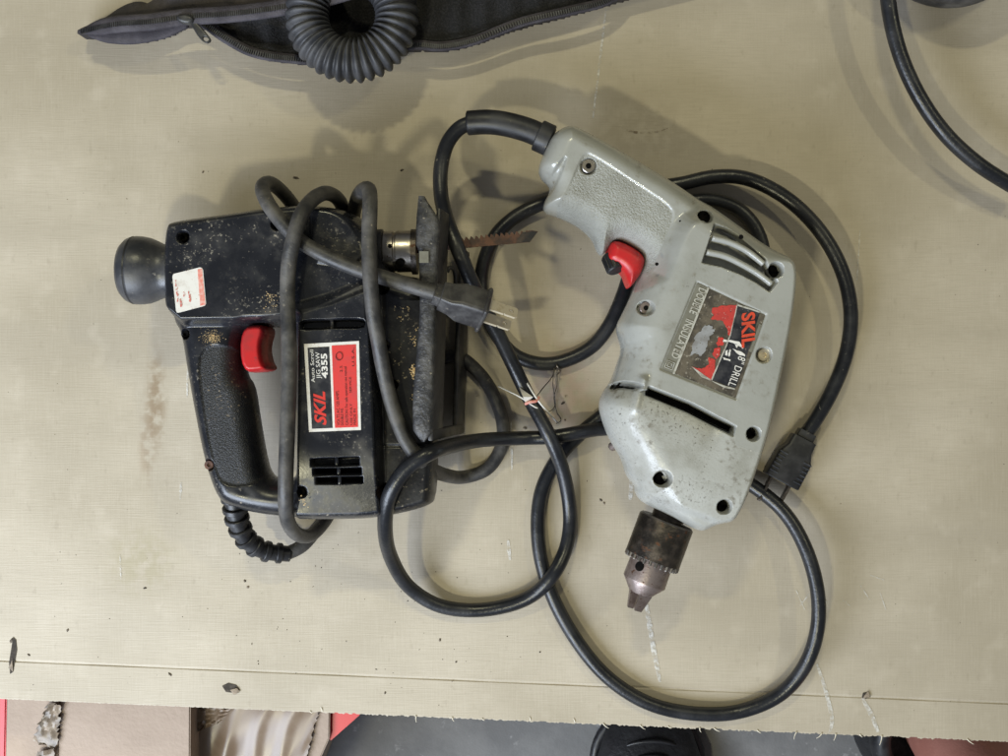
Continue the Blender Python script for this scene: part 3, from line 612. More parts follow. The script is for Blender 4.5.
# main plate with one long slot, built as rails
sbox('plate', (-.0014, y_bot, 0.0), (.0014, y_bot + .006, zlen), M['plate_metal'])
sbox('plate_rail', (-.00135, y_bot + .0055, 0.0), (.00135, y_fork + .0, .0210), M['plate_metal'])
sbox('plate_rail', (-.0013, y_bot + .0055, .0530), (.0013, y_fork, zlen), M['plate_metal'])
sbox('plate_bridge', (-.00125, y_fork - .012, .0005), (.00125, y_fork - .001, zlen - .001), M['plate_metal'])
sbox('fork_prong', (-.0012, y_fork - .002, .001), (.0012, y_fork + .028, .020), M['plate_metal'])
sbox('fork_prong', (-.0012, y_fork - .002, .054), (.0012, y_top - .006, zlen - .001), M['plate_metal'])
# the thick dusty lip seen from above
LV = []; LF = []; prof_n = 16; yl = np.linspace(y_bot - .0005, y_top, 46)
for i, yv in enumerate(yl):
    t = i / 45; w2 = 0.0050 + 0.0006 * math.sin(t * 9); w2 *= 1.0 if t < .8 else 1.15
    endf = min(1.0, (i + 0.35) / 2.2) * min(1.0, 0.25 + (45 - i) / 6.0)
    for k in range(prof_n):
        a = 2 * math.pi * k / prof_n; c, s_ = math.cos(a), math.sin(a)
        x = -w2 * 0.75 + w2 * (endf if i < 20 else 1) * math.copysign(abs(c) ** .6, c)
        if i >= 20: x = -1.75 * w2 + (x + 1.75 * w2) * endf
        z = zlen + 0.0002 + 0.0032 * endf * math.copysign(abs(s_) ** .7, s_) + 0.00035 * math.sin(i * 2.3 + k)
        LV.append(tuple(Ms @ Vector((x, yv, z))))
for i in range(45):
    for k in range(prof_n): LF.append((i * prof_n + k, i * prof_n + (k + 1) % prof_n, (i + 1) * prof_n + (k + 1) % prof_n, (i + 1) * prof_n + k))
LF.append(tuple(range(prof_n))[::-1]); LF.append(tuple(45 * prof_n + k for k in range(prof_n)))
lip = add_mesh('lip', LV, LF, M['shoe_metal'], sh); sharp(lip, 60)
a = P(424, 257, .0798); flat_poly('lip_notch', [a + Vector(q) for q in ((-.0024, -.003, 0), (.0024, -.003, 0), (.0024, .003, 0), (-.0024, .003, 0))], M['label_strip'], sh, 0.0004)
# wire hook behind the shoe
tube('scroll_lever', catmull([P(456, 292, .02), P(454, 270, .026), P(449, 268, .03), P(447, 272, .03)], 6), 0.0013, M['plate_metal'], js, 8)
# strain-relief boot: ribs along a bend
boot = catmull([P(234, 488, .043), P(235, 505, .041), P(238, 522, .036), P(247, 540, .028), P(265, 551, .020), P(290, 554, .014)], 14)
bt_ = tube('cord_boot', boot, lambda i: 0.0058 - 0.0012 * i / len(boot), M['rubber'], js, 16)
for k in range(9):
    i = 2 + int(k * (len(boot) - 5) / 8.4); t = (boot[i + 1] - boot[i]).normalized(); r = 0.0077 - 0.0017 * k / 8
    lathe('boot_rib', [(-.0016, r * .94), (-.0012, r), (.0012, r), (.0016, r * .94)], boot[i], t, M['rubber'], bt_, 14)
# the jigsaw's cord: out of the boot, round the body three times, to the plug
cord_j = cable('cord', [(286, 554, .0145), (302, 546, .012), (316, 530, .007), (330, 510, .0044), (345, 430, .0042), (350, 330, .0042), (352, 250, .006), (353, 222, .02), (356, 203, .045), (362, 191, .066), (369, 190, .080), (370, 208, .087), (369, 235, .0885), (370, 272, .0900), (373, 310, .086), (379, 345, .080), (384, 372, .074), (392, 405, .070), (404, 437, .068), (418, 458, .0655), (430, 468, .050), (445, 475, .025), (465, 477, .0055), (487, 469, .0044), (501, 448, .0044), (503, 424, .0044), (493, 394, .0044), (478, 372, .0044), (455, 356, .0044), (420, 370, .0042), (375, 420, .0042), (345, 480, .0042), (333, 505, .0044), (324, 522, .012), (311, 535, .024), (297, 534, .044), (287.5, 520, .064), (285.5, 495, .0775), (287, 440, .0815), (289, 380, .0815), (288.5, 330, .0815), (287.5, 290, .0805), (289, 262, .0835), (294, 237, .0865), (301, 215, .084), (312, 200, .075), (325, 193, .062), (337, 198, .045), (343, 210, .026), (343, 228, .010), (335, 250, .0042), (318, 246, .0042), (305, 225, .010), (292, 204, .026), (279, 189, .043), (269, 183, .056), (262.5, 187, .066), (266, 200, .0735), (279, 219, .0765), (300, 241, .0768), (328, 257, .0772), (360, 270, .0775), (395, 281, .0775), (418, 288, .081), (436, 293, .0815)], M['dusty_cord'], js, 0.0040)
plug(cord_j, P(434, 293.5, .0812), (0.93, -0.30, -0.16), math.radians(56), (0.0280, .0115, .0180, .0150, .0011), (M['plug'], M['plug'], M['brass']), 0.0, ridges=False)
# sawdust caught on the side cover
V = []; F = []
def crumb(px, py, z, r):
    p = P(px, py, z); n = len(V)
    for q in range(4):
        a = random.random() + q * 1.57; V.append((p.x + r * math.cos(a), p.y + r * math.sin(a), p.z - r * .3))
    V.append((p.x, p.y, p.z + r * .6))
    for q in range(4): F.append((n + q, n + (q + 1) % 4, n + 4))
for _ in range(70): crumb(random.gauss(414, 2.6), random.gauss(371, 3.6), JZ + .0217, random.uniform(.0003, .0007))
for cx, cy, k in ((407, 309, 8), (417, 329, 5), (413, 338, 9), (415, 344, 6), (412, 395, 4), (400, 318, 4), (393, 308, 3),  (303, 500, 8), (306, 505, 6)):
    for _ in range(k): crumb(random.gauss(cx, 1.6), random.gauss(cy, 1.6), (JZ + .0217) if cx > 380 else (JZ + .0338), random.uniform(.0002, .0005))
for _ in range(260): crumb(random.gauss(212, 5), random.gauss(337, 3.2), JZ + .0187, random.uniform(.0001, .00028))
for _ in range(60): crumb(random.gauss(270, 4), random.gauss(300, 5), JZ + .0291, random.uniform(.0001, .0004))
sd_ = add_mesh('sawdust', V, F, M['sawdust'], js, False); sd_['kind'] = 'stuff'; sd_['label'] = 'pale sawdust crumbs caught on the saw'

# ================================================================== DRILL
DZ = 0.0430
dr = empty('drill', P(690, 340, 0.0), 'grey green corded power drill with red trigger and rusty chuck', 'drill')
outer = [(553, 131), (569, 122), (580, 125), (612, 143), (648, 164), (679, 183), (698, 196), (719, 210), (743, 227), (770, 249), (786, 259), (791, 270), (791, 290), (786, 328), (776, 378), (766, 425), (757, 455), (747, 484), (738, 508), (730, 521), (715, 524), (703, 531), (697, 531), (682, 523), (658, 511), (642, 503), (637, 494), (637, 487), (628, 478), (624, 461), (611, 441), (603, 420), (600, 405), (604, 393), (613, 381), (618, 366), (624, 350), (620, 336), (618, 325), (624, 313), (633, 295), (642, 272), (646, 258), (632, 246), (615, 238), (609, 248), (603, 255), (597, 247), (594, 237), (579, 223), (557, 213), (545, 210), (543, 203), (551, 188), (549, 181), (541, 175), (538, 165), (545, 148)]
fD = sdf(chaikin(P2(outer, .053), 2))
DT = DZ + 0.0335
ax_px = Vector((-0.347, 0.938)); nr_px = Vector((0.938, 0.347))
def across(X, Y, z):      # pixels to the right of the drill's axis line
    s = 0.0006 * (CAMH - z) / CAMH; return (X / s + 504 - 697) * nr_px.x + (378 - Y / s - 330) * nr_px.y
def along(X, Y, z):
    s = 0.0006 * (CAMH - z) / CAMH; return (X / s + 504 - 697) * ax_px.x + (378 - Y / s - 330) * ax_px.y
f_panel = sdf(chaikin(P2([(583, 153), (593, 156), (640, 187), (669, 206), (674, 218), (662, 246), (650, 280), (600, 262), (596, 246), (580, 226), (552, 214), (568, 190)], 0.060), 2))
f_handle = sdf(chaikin(P2([(520, 90), (640, 120), (715, 190), (698, 214), (680, 222), (667, 250), (652, 290), (500, 260)], 0.062), 2))
f_label = sdf(P2([(696.5, 281), (767, 314.5), (736.5, 400), (660, 369.5)], DT))
f_vent = sdf(P2([(715.5, 224), (727, 227), (741, 236), (753, 248), (765, 259), (768, 268), (777, 282), (770, 291), (757, 282), (742, 274), (722, 266), (703, 262)], DT))
f_slot = sdf(P2([(649, 387), (692, 404), (735.5, 427), (733, 435.5), (690, 413), (647, 395)], DT)); f_slot2 = sdf(chaikin(P2([(611, 391), (618, 381), (640, 384), (637, 390), (620, 388)], 0.062), 1))
f_gear = sdf(P2([(560, 380), (612, 384), (648, 391), (692, 409), (734, 431), (736, 445), (780, 460), (760, 560), (600, 560)], DT))
f_notch = sdf(chaikin(P2([(530, 178), (548, 180), (563, 160), (566, 162), (556, 186), (548, 196)], 0.055), 1))
holes_d = [(588.5, 166, .0042, .0615, .0022), (706, 216, .0036, DT - .002, .008), (776, 270, .0037, DT - .003, .009), (646, 308, .0038, DT - .003, .0045), (764, 355, .0038, DT - .001, .0055), (753.5, 434, .0034, DT - .003, .009), (663, 479, .0042, DT - .007, .010), (724.5, 507, .0036, DT - .012, .009)]
def dh_base(X, Y, D):
    wh = smooth(-0.006, 0.004, f_handle(X, Y))
    ac = across(X, Y, 0.06); al = along(X, Y, 0.06)
    H = 0.0335 - 0.0005 * smooth(60, 110, ac)
    H = H - 0.0055 * smooth(130, 190, al) - 0.0050 * smooth(165, 205, al)
    H = H * (1 - wh) + 0.0205 * wh
    R = 0.021 - 0.0155 * smooth(10, 65, ac); R = R * (1 - wh) + 0.0125 * wh
    R = np.where(al > 95, R * (1 - 0.25 * smooth(150, 190, al)), R)
    return H * round_profile(D, np.maximum(R, 0.005), 2.1)
holes_d = [(a, b, r_, true_z(DZ, dh_base, fD, a, b, z), dp) for a, b, r_, z, dp in holes_d]
holes_dw = [(P(a, b, z), r_, dp) for a, b, r_, z, dp in holes_d]
def dh(X, Y, D):
    h = dh_base(X, Y, D)
    h -= 0.0009 * smooth(-0.0006, 0.0006, f_panel(X, Y)) * smooth(0.0, 0.004, D)
    h -= 0.0035 * smooth(-0.0008, 0.0012, f_notch(X, Y))
    h -= 0.0009 * smooth(-0.0004, 0.0004, f_label(X, Y))
    h -= 0.0075 * smooth(-0.0005, 0.0005, f_vent(X, Y))
    fg = f_gear(X, Y)
    ac = across(X, Y, 0.06); al = along(X, Y, 0.06)
    near = np.where(fg > 0, 0.0050 * np.exp(-fg / 0.0075), 0) * smooth(62, 40, ac)
    h -= near
    h -= 0.010 * smooth(-0.0005, 0.0005, f_slot(X, Y)); h -= 0.010 * smooth(-0.0005, 0.0005, f_slot2(X, Y))
    # ridge that crosses the slot, and the shoulder of the gear case
    p0 = P(642, 380, .070); p1 = P(633, 408, .066); e = p1 - p0; t = np.clip(((X - p0.x) * e.x + (Y - p0.y) * e.y) / (e.x ** 2 + e.y ** 2), 0, 1)
    rd = np.hypot(X - p0.x - t * e.x, Y - p0.y - t * e.y); h += 0.0036 * np.exp(-(rd / 0.0022) ** 2) * (1 - 0.6 * t)
    # nose step above the chuck
    h -= 0.0020 * smooth(168, 176, al) * smooth(0.000, 0.003, D)
    for c, r, dp in holes_dw: h -= dp * smooth(r + 0.0004, r - 0.0004, np.hypot(X - c.x, Y - c.y))
    return np.maximum(h, -0.015)
bb = P2([(530, 540), (800, 115)], DZ)
hfield([('housing', None, M['drill_paint'], dr), ('gear_housing', lambda x, y: f_gear(x, y) > 0, M['gear_paint_lit'], dr), ('grip_panel', lambda x, y: f_panel(x, y) > 0.0004, M['grip_paint'], dr)], fD, dh, (bb[0][0], bb[1][0], bb[0][1], bb[1][1]), DZ, 0.0005, dh_base)
for i, (a, b, r, z, dp) in enumerate(holes_d):
    s_ = screw_or_shade(dr, a, b, z - dp + 0.0012, r * (0.88 if i in (0, 3, 4) else 1.04), M['steel'] if i == 0 else (M['brass'] if i == 4 else (M['brown_steel'] if i == 3 else M['hole'])))  # black discs paint the shade at the bottom of the deep holes
    if i in (0, 3): lathe('screw_recess', [(0, r * .36), (.0001, r * .36)], P(a, b, z - dp + .0016), (0, 0, 1), M['hole'], s_, 6)
# vent slats and the small moulded rib in the vent
for pts in [[(712, 238), (728, 242), (745, 250), (756, 258), (763, 264)], [(706.5, 252), (724, 256), (742, 264.5), (758, 274), (771, 284)]]:
    tube('vent_slat', catmull([P(x, y, DT - .0022) for x, y in pts], 8), 0.0017, M['drill_paint'], dr, 12, flat=1.6)
flat_poly('slot_shade', [P(x, y, 0.0545) for x, y in ((613, 390), (619, 382.5), (638, 385), (636, 389.5), (620, 388))], M['hole'], dr, .0003)  # dark plate painting the shade inside the short slot
flat_poly('slot_shade', [P(x, y, DT - 0.0095) for x, y in ((649, 388), (692, 405), (735, 428), (733, 434), (690, 412), (647, 394))], M['hole'], dr, .0003)  # same painted shade for the long slot
lathe('pin_hole', [(0, .0013), (.0002, .0013)], P(741, 237, DT - .00025), (0, 0, 1), M['hole'], dr, 10)
# trigger with its black lock dial
tg = pillow('trigger', [(614, 237), (646, 254), (644, 270), (631, 288), (628, 285), (623, 270), (606, 262), (607, 250)], 0.030, 0.0575, M['red'], dr, 0.006, 0.0004, 2.2, 0.052, 2)
dl = lathe('lock_dial', [(-.0052, .0042), (-.0046, .0048), (.0046, .0048), (.0052, .0042)], P(613, 263, 0.0505), (0.30, -0.85, 0.35), M['rubber'], tg, 20)
for k in range(16):
    a = 2 * math.pi * k / 16; ax = Vector((0.30, -0.85, 0.35)).normalized(); u = Vector((0, 0, 1)); u = (u - ax * u.dot(ax)).normalized(); v = ax.cross(u)
    Mx = Matrix((ax, math.cos(a) * u + math.sin(a) * v, -math.sin(a) * u + math.cos(a) * v)).transposed().to_4x4(); Mx.translation = P(613, 263, 0.0505)
    V, F = box_geo(Mx, (-.0043, .0045, -.0005), (.0043, .0053, .0005), 0.0002, 1); add_mesh('dial_rib', V, F, M['rubber'], dl, False)
# name plate
def dl_(u, v, z=None):   # u across (left to right), v along reading direction (down the picture)
    a, b, c, d = [Vector(q) for q in ((697, 282), (766, 315), (736, 399), (661, 369))]
    p = (a * (1 - u) + b * u) * (1 - v) + (d * (1 - u) + c * u) * v; return P(p.x, p.y, z)
LZ = DT - 0.0005
def zl(px, py, up): return P(px, py, LZ + up)
npl = flat_poly('name_plate', [dl_(u, v, LZ) for u, v in ((.01, .01), (.99, .01), (.99, .99), (.01, .99))], M['label_scuffed'], dr, 0.0008)
flat_poly('insulation_strip', [dl_(u, v, LZ + .0002) for u, v in ((.01, .01), (.155, .01), (.155, .99), (.01, .99))], M['label_strip'], npl, 0.0002)
flat_poly('plate_edge', [dl_(u, v, LZ + .0004) for u, v in ((.155, .0), (.18, .0), (.18, 1), (.155, 1))], M['raised'], npl, 0.0004)
flat_poly('plate_edge', [dl_(u, v, LZ + .0004) for u, v in ((.955, .12), (.99, .12), (.99, .45), (.955, .45))], M['label_strip'], npl, 0.0004)
def jag(pts, amp=5, n=5):
    out = []
    for i, p in enumerate(pts):
        q = pts[(i + 1) % len(pts)]
        for k in range(n): t = k / n; out.append((p[0] * (1 - t) + q[0] * t + (random.uniform(-amp, amp) if k else 0), p[1] * (1 - t) + q[1] * t + (random.uniform(-amp, amp) if k else 0)))
    return out
def dcrop(pts, up): return [zl(650 + x / 5.815, 275 + y / 5.815, up) for x, y in pts]
flat_poly('black_field', dcrop([(512, 172), (640, 215), (612, 300), (585, 400), (548, 520), (498, 655), (440, 640), (360, 610), (398, 520), (440, 420), (470, 350)], .0002), M['worn_black'], npl, .00012)
for pts in ([(365, 190), (430, 178), (505, 172), (490, 250), (462, 365), (448, 310), (425, 268), (352, 255), (372, 235), (360, 215)], [(240, 530), (300, 545), (345, 520), (340, 480), (375, 490), (382, 555), (352, 612), (300, 590)], [(362, 460), (380, 425), (408, 420), (405, 470), (385, 490)], [(385, 400), (400, 360), (430, 370), (425, 410), (395, 415)]):
    flat_poly('red_field', dcrop(jag(pts, 4), .0002), M['worn_red'], npl, .00012)
flat_poly('bare_patch', dcrop(jag([(270, 345), (320, 292), (365, 300), (375, 330), (345, 360), (330, 420), (300, 470), (265, 455), (235, 470), (245, 410)], 8), .0002), M['bare_metal'], npl, .00012)
for pts in ([(440, 378), (480, 380), (520, 388), (545, 428), (525, 418), (500, 405), (470, 392)], [(430, 372), (450, 380), (445, 392), (425, 390)], [(480, 428), (520, 442), (555, 464), (550, 474), (515, 462)], [(440, 440), (452, 436), (448, 470), (436, 465)], [(462, 432), (470, 438), (462, 475), (455, 470)], [(425, 478), (470, 492), (468, 502), (428, 492)], [(500, 395), (515, 410), (505, 425), (496, 410)]):
    flat_poly('scuffed_paper', dcrop(jag(pts, 3, 3), .0004), M['white'], npl, .0001)
for pts in ([(505, 168), (640, 212), (638, 220), (505, 178)], [(505, 172), (510, 172), (470, 350), (440, 430), (400, 520), (362, 612), (356, 608), (396, 515), (434, 425), (464, 350)], [(240, 530), (352, 606), (350, 614), (300, 595)], [(352, 612), (440, 645), (495, 660), (494, 668), (430, 655)]):
    flat_poly('label_border', dcrop(jag(pts, 1.5, 3), .0003), M['raised'], npl, .0001)
def dtx(txt, a, b, h, m, **k):
    A, B = dcrop([a, b], 0); lettering(txt, A, B, h, m, npl, LZ + .0005, **k)
dtx('SKIL', (535, 215), (535, 425), .0066, M['print_orange'], shear=-0.15, bold=0.03)
dtx('8" DRILL', (515, 470), (452, 640), .0040, M['white'])
A, B = dl_(.045, .06, 0), dl_(.045, .44, 0)
def strip(txt, v0, v1): lettering(txt, dl_(.055 + .0, v0, LZ), dl_(.055, v1, LZ), .0042, M['raised'], npl, LZ + .0005, bold=0.02)
strip('DOUBLE', .04, .33); strip('INSULATED', .40, .84)
for k, s in ((1, .040), (2, .020)):
    q = [dl_(.082 + dx * s * 1.25, .925 + dy * s, LZ + .0003) for dx, dy in ((-1, -1), (1, -1), (1, 1), (-1, 1))]
    tube('square_mark', q, .00025, M['raised'], npl, 4, True)
# scuff chips
for x, y, r, z in ((622, 187, .0022, .0616), (657, 264, .0009, DT - .004), (680, 221, .0006, DT - .003)):
    c = P(x, y, z); flat_poly('paint_chip', [c + Vector((r * random.uniform(.6, 1.2) * math.cos(a), r * random.uniform(.6, 1.2) * math.sin(a), .0003)) for a in np.linspace(0, 2 * math.pi, 13)[:-1]], M['hole'], dr, .0008)
tube('bent_pin', catmull([P(612, 447, .03), P(617, 444, .034), P(624, 444, .036)], 5), .0026, M['brown_steel'], dr, 8)
# chuck
axc = Vector((-0.347, -0.938, 0)).normalized(); cz = DZ
c0 = P(668, 517, cz); s1 = 0.0006 * (CAMH - cz) / CAMH
ck = lathe('chuck', [(-.006, .009), (.0015, .009), (.0018, .0145), (.0026, 27.6 * s1), (.0030, 27.9 * s1), (44 * s1, 27.9 * s1), (45.2 * s1, 27.0 * s1), (45.4 * s1, 21.6 * s1)], c0, axc, M['dark_steel'], dr, 56)
lathe('chuck_body', [(44 * s1, 21.2 * s1), (68 * s1, 21.8 * s1), (69 * s1, 21.6 * s1), (81 * s1, 11.5 * s1), (81.4 * s1, 9.5 * s1)], c0, axc, M['brown_steel'], ck, 44)
perp = Vector((-axc.y, axc.x, 0)); u = Vector((0, 0, 1))
lathe('key_hole', [(0, .0026), (.0004, .0026)], c0 + axc * 54 * s1 + (u * 0.80 - perp * 0.60).normalized() * (21.35 * s1 - .0001), (u * 0.80 - perp * 0.60), M['hole'], ck, 18)
gs = []
for k in range(28):
    a = 2 * math.pi * k / 28; rd = math.cos(a) * u + math.sin(a) * perp; tn = -math.sin(a) * u + math.cos(a) * perp
    Mx = Matrix((axc, tn, rd)).transposed().to_4x4(); Mx.translation = c0 + axc * (43.2 * s1)
    gs.append(box_geo(Mx, (0, -.0009, 23.6 * s1), (.0034, .0009, 28.1 * s1), .0006, 1))
V, F = join(gs); tt = add_mesh('chuck_teeth', V, F, M['steel'], ck, False)
for k in range(3):
    a = 2 * math.pi * k / 3 + 0.5; rd = math.cos(a) * u + math.sin(a) * perp; tn = -math.sin(a) * u + math.cos(a) * perp
    o_ = c0 + axc * 80 * s1
    V = []
    for s_, r0, r1, wd in ((0, .0006, 10.5 * s1, .0042), (18 * s1, .0006, 7.0 * s1, .0024)):
        for q in ((r0, -.0004), (r1, -wd), (r1 * 1.02, wd), (r0, .0004)): V.append(tuple(o_ + axc * s_ + rd * q[0] + tn * q[1]))
    jw = add_mesh('chuck_jaw', V, [(0, 1, 2, 3), (7, 6, 5, 4), (0, 4, 5, 1), (1, 5, 6, 2), (2, 6, 7, 3), (3, 7, 4, 0)], M['brown_steel'], ck, False); sharp(jw, 10)
# cord boot, cord, plug
bp = catmull([P(551, 141, DZ), P(530, 131, DZ), (P(505, 124, DZ)), P(487, 122, .042), P(468, 123, .040)], 8)
bo = tube('cord_boot', bp, lambda i: 0.0068 if i > 1 else 0.0068, M['rubber'], dr, 18)
lathe('boot_collar', [(-.004, .0082), (-.0035, .0088), (.0035, .0088), (.004, .0082)], P(544, 138, DZ), P(553, 142, DZ) - P(540, 136, DZ), M['rubber'], bo, 24)
cord_d = cable('cord', [(476, 122, .0405), (461, 127, .040), (448, 142, .038), (441, 167, .037), (441, 195, .040), (447, 221, .0485), (457, 247, .054), (468, 274, .052), (481, 302, .046), (500, 338, .034), (514, 367, .024), (529, 398, .019), (550, 437, .0215), (564, 475, .012), (570, 518, .0055), (566, 548, .008), (553, 575, .0132), (528, 598, .008), (482, 610, .0045), (440, 606, .006), (410, 588, .012), (392, 560, .030), (385, 528, .055), (390, 494, .0705), (408, 467, .0745), (430, 453, .0735), (450, 446, .055), (482, 440, .026), (525, 438, .0115), (552, 437, .0125), (576, 433, .0130), (600, 429, .0075), (625, 430, .0043), (680, 452, .0043), (720, 468, .0045), (750, 484, .007), (785, 513, .012), (809, 557, .018), (819, 610, .020), (809, 658, .016), (782, 693, .009), (742, 711, .0045), (700, 714, .0043), (650, 704, .0043), (606, 676, .0043), (571, 632, .0043), (548, 585, .0043), (538, 540, .0043), (541, 492, .0043), (558, 458, .0043), (580, 434, .0043), (604, 414, .0043), (660, 365, .0042), (715, 312, .0042), (752, 280, .0043), (763, 258, .0045), (758, 233, .0052), (742, 212, .006), (722, 202, .006), (700, 200, .0055), (672, 208, .0043), (648, 230, .0043), (634, 260, .0045), (624, 292, .006), (611, 322, .006), (594, 345, .0050), (570, 359, .0043), (544, 364, .0043), (516, 356, .0043), (496, 334, .0043), (485, 308, .0043), (481, 282, .0043), (485, 258, .0043), (496, 235, .0043), (515, 217, .0043), (541, 204, .0043), (580, 194, .0043), (630, 190, .0045), (680, 184, .007), (712, 177, .010), (745, 178, .013), (785, 197, .016), (820, 231, .018), (843, 273, .018), (851, 315, .017), (846, 355, .015), (832, 391, .013), (815, 421, .0115), (806, 434, .0110)], M['cord'], dr)
plug(cord_d, P(807, 432, .0110), (-0.47, -0.88, -0.03), math.radians(4), (0.0330, .0145, .0215, .0150, 0), (M['rubber'], M['knob_rubber'], M['dark_steel']), 0.0)
# ================================================================== bits of tie wire and string on the drill cord
tw = empty('twist_tie', P(530, 400, .02), 'scrap of white string and thin wire snagged on the black drill cord', 'twist tie')
def fine(name, pts, r, m): return tube(name, catmull([P(*q) for q in pts], 8), r, m, tw, 6)
fine('string', [(498, 386, .018), (520, 397, .0245), (535, 407, .024), (543, 410, .020)], .00045, M['white'])
fine('string', [(527, 383, .0235), (537, 399, .0255), (547, 411, .020), (558, 423, .006)], .00055, M['white'])
fine('wire', [(556, 366, .009), (552, 377, .012), (543, 388, .018), (537, 396, .0245)], .0003, M['wire'])
fine('wire', [(557, 367, .009), (557, 385, .004), (554, 398, .002), (557, 412, .001), (561, 420, .001), (556, 424, .002)], .00025, M['wire'])
fine('wire', [(554, 368, .009), (553, 385, .005), (555, 405, .002), (552, 410, .002), (543, 411, .012), (537, 404, .022)], .00025, M['wire'])
fine('wire', [(555, 362, .0045), (557, 366, .0092), (560, 371, .007), (558, 374, .0035)], .0005, M['steel'])
add_mesh('paper_tag', [tuple(P(*q)) for q in ((519, 387, .0245), (533, 397, .0265), (526, 404, .0245), (523, 397, .0285))], [(0, 3, 1), (3, 2, 1), (0, 2, 3), (0, 1, 2)], M['white'], tw, False)
fine('red_strand', [(525, 404, .0255), (530, 402, .0265), (536, 401, .0258), (539, 397, .024)], .0009, M['faded_red'])

# ================================================================== zipped bag at the far side
bag = empty('tool_bag', P(340, -40, 0), 'open black fabric zip bag at the top edge, ribbed hose in its mouth', 'bag')
body = [(73, 34), (86, 27), (104, 20), (124, 6), (140, 1), (152, 5), (170, -20), (250, -160), (600, -170), (760, -120), (730, -30), (640, -8), (612, 0), (570, 12), (520, 24), (470, 43), (440, 48), (415, 46), (340, 62), (290, 60), (252, 54), (226, 40), (205, 26), (186, 21), (165, 33), (135, 39), (108, 37), (92, 34)]
fb = sdf(chaikin(P2(body, .012), 1))
mouth = [(188, 17), (230, 15), (272, 10), (322, 0), (400, -14), (520, -20), (612, -2), (570, 10), (520, 21), (470, 39), (440, 44), (415, 42), (340, 57), (290, 55), (252, 49), (226, 36), (205, 23)]
fm = sdf(chaikin(P2(mouth, .016), 1))
def bh(X, Y, D):
    y0 = P(0, 20, 0).y; shadow_rise = smooth(y0, y0 + 0.08, Y)  # bag height out of view, raised to cast a shadow onto the sheet
    h = (0.006 + 0.005 * smooth(0, .02, D)) * round_profile(D, .006, 2.0) + 0.062 * shadow_rise * smooth(0, 0.05, D)
    h += 0.0022 * np.sin(X * 160 + 30 * Y) * smooth(0.003, .02, D) + 0.0015 * np.sin(X * 75 - Y * 210) * smooth(0.003, .02, D)
    m = smooth(0, 0.006, fm(X, Y)); h = h * (1 - 0.75 * m) + 0.0012 * np.sin(X * 400) * m
    return np.maximum(h, 0.0008)
W = P2(body, .012)
hfield([('shell', None, M['bag_fabric'], bag), ('lining', lambda x, y: fm(x, y) > 0.0005, M['bag_lining'], bag)], fb, bh, (W[:, 0].min() - .003, W[:, 0].max() + .003, W[:, 1].min() - .003, W[:, 1].max() + .003), 0.012, 0.0011, None, 0.0015)
def tape(pts, w_, name='zip_tape'):
    pa = catmull([P(x, y, z) for x, y, z in pts], 8); return tube(name, pa, lambda i: w_ * min(1, .25 + i / 14), M['bag_tape'], bag, 10, flat=0.35)
upper = [(80, 32, .016), (96, 28, .020), (120, 24, .024), (150, 22, .026), (186, 17, .026), (230, 14, .028), (272, 9, .030), (322, -1, .032), (360, -12, .034)]
lower = [(187, 19, .0250), (205, 24.5, .022), (226, 38.5, .020), (252, 52, .018), (290, 58.5, .018), (340, 60, .018), (415, 45, .018), (440, 46.5, .018), (470, 41.5, .018), (520, 22.5, .019), (570, 10.5, .020), (606, 1, .018), (625, -14, .016), (630, -40, .02)]
tape(upper, .0050); tape(lower, .0030)
tape([(88, 34, .016), (100, 34, .018), (130, 36, .019), (160, 31, .021), (186, 20, .024)], .0050, 'hem')
gs = []
for path, z_ in ((upper, 0), (lower, 0)):
    pa = catmull([P(x, y, z + .0016) for x, y, z in path], 60); acc = 0; last = pa[0]
    for i in range(1, len(pa) - 1):
        acc += (pa[i] - pa[i - 1]).length
        if acc > 0.0011:
            acc = 0; t = (pa[i + 1] - pa[i - 1]).normalized(); sd2 = Vector((-t.y, t.x, 0)).normalized(); up = t.cross(sd2)
            Mx = Matrix((t, sd2, up)).transposed().to_4x4(); Mx.translation = pa[i]
            gs.append(box_geo(Mx, (-.00035, -.0013, -.0006), (.00035, .0013, .0007), 0))
V, F = join(gs); zt = add_mesh('zip_teeth', V, F, M['zip'], bag, False); zt['kind'] = 'stuff'
sl = pillow('zip_slider', [(178, 14), (192, 15), (195, 20), (190, 25), (180, 23), (176, 19)], .024, .030, M['zip'], bag, .002, .0004, 2, .028)
tabp = [(189, 20), (196, 21), (209, 36), (212, 41), (208, 44), (203, 42), (196, 34)]
fo_t = sdf(chaikin(P2(tabp, .026), 2)); fi_t = sdf(chaikin(P2([(203, 37.5), (207, 37), (209.5, 40), (207, 42), (204, 40.5)], .026), 2)); Wt = P2(tabp, .026)
hfield([('zip_pull', None, M['zip'], sl)], lambda X, Y: np.minimum(fo_t(X, Y), -fi_t(X, Y)), lambda X, Y, D: .001 * (0.4 + .6 * round_profile(D, .0012)), (Wt[:, 0].min() - .002, Wt[:, 0].max() + .002, Wt[:, 1].min() - .002, Wt[:, 1].max() + .002), .026, .0003)
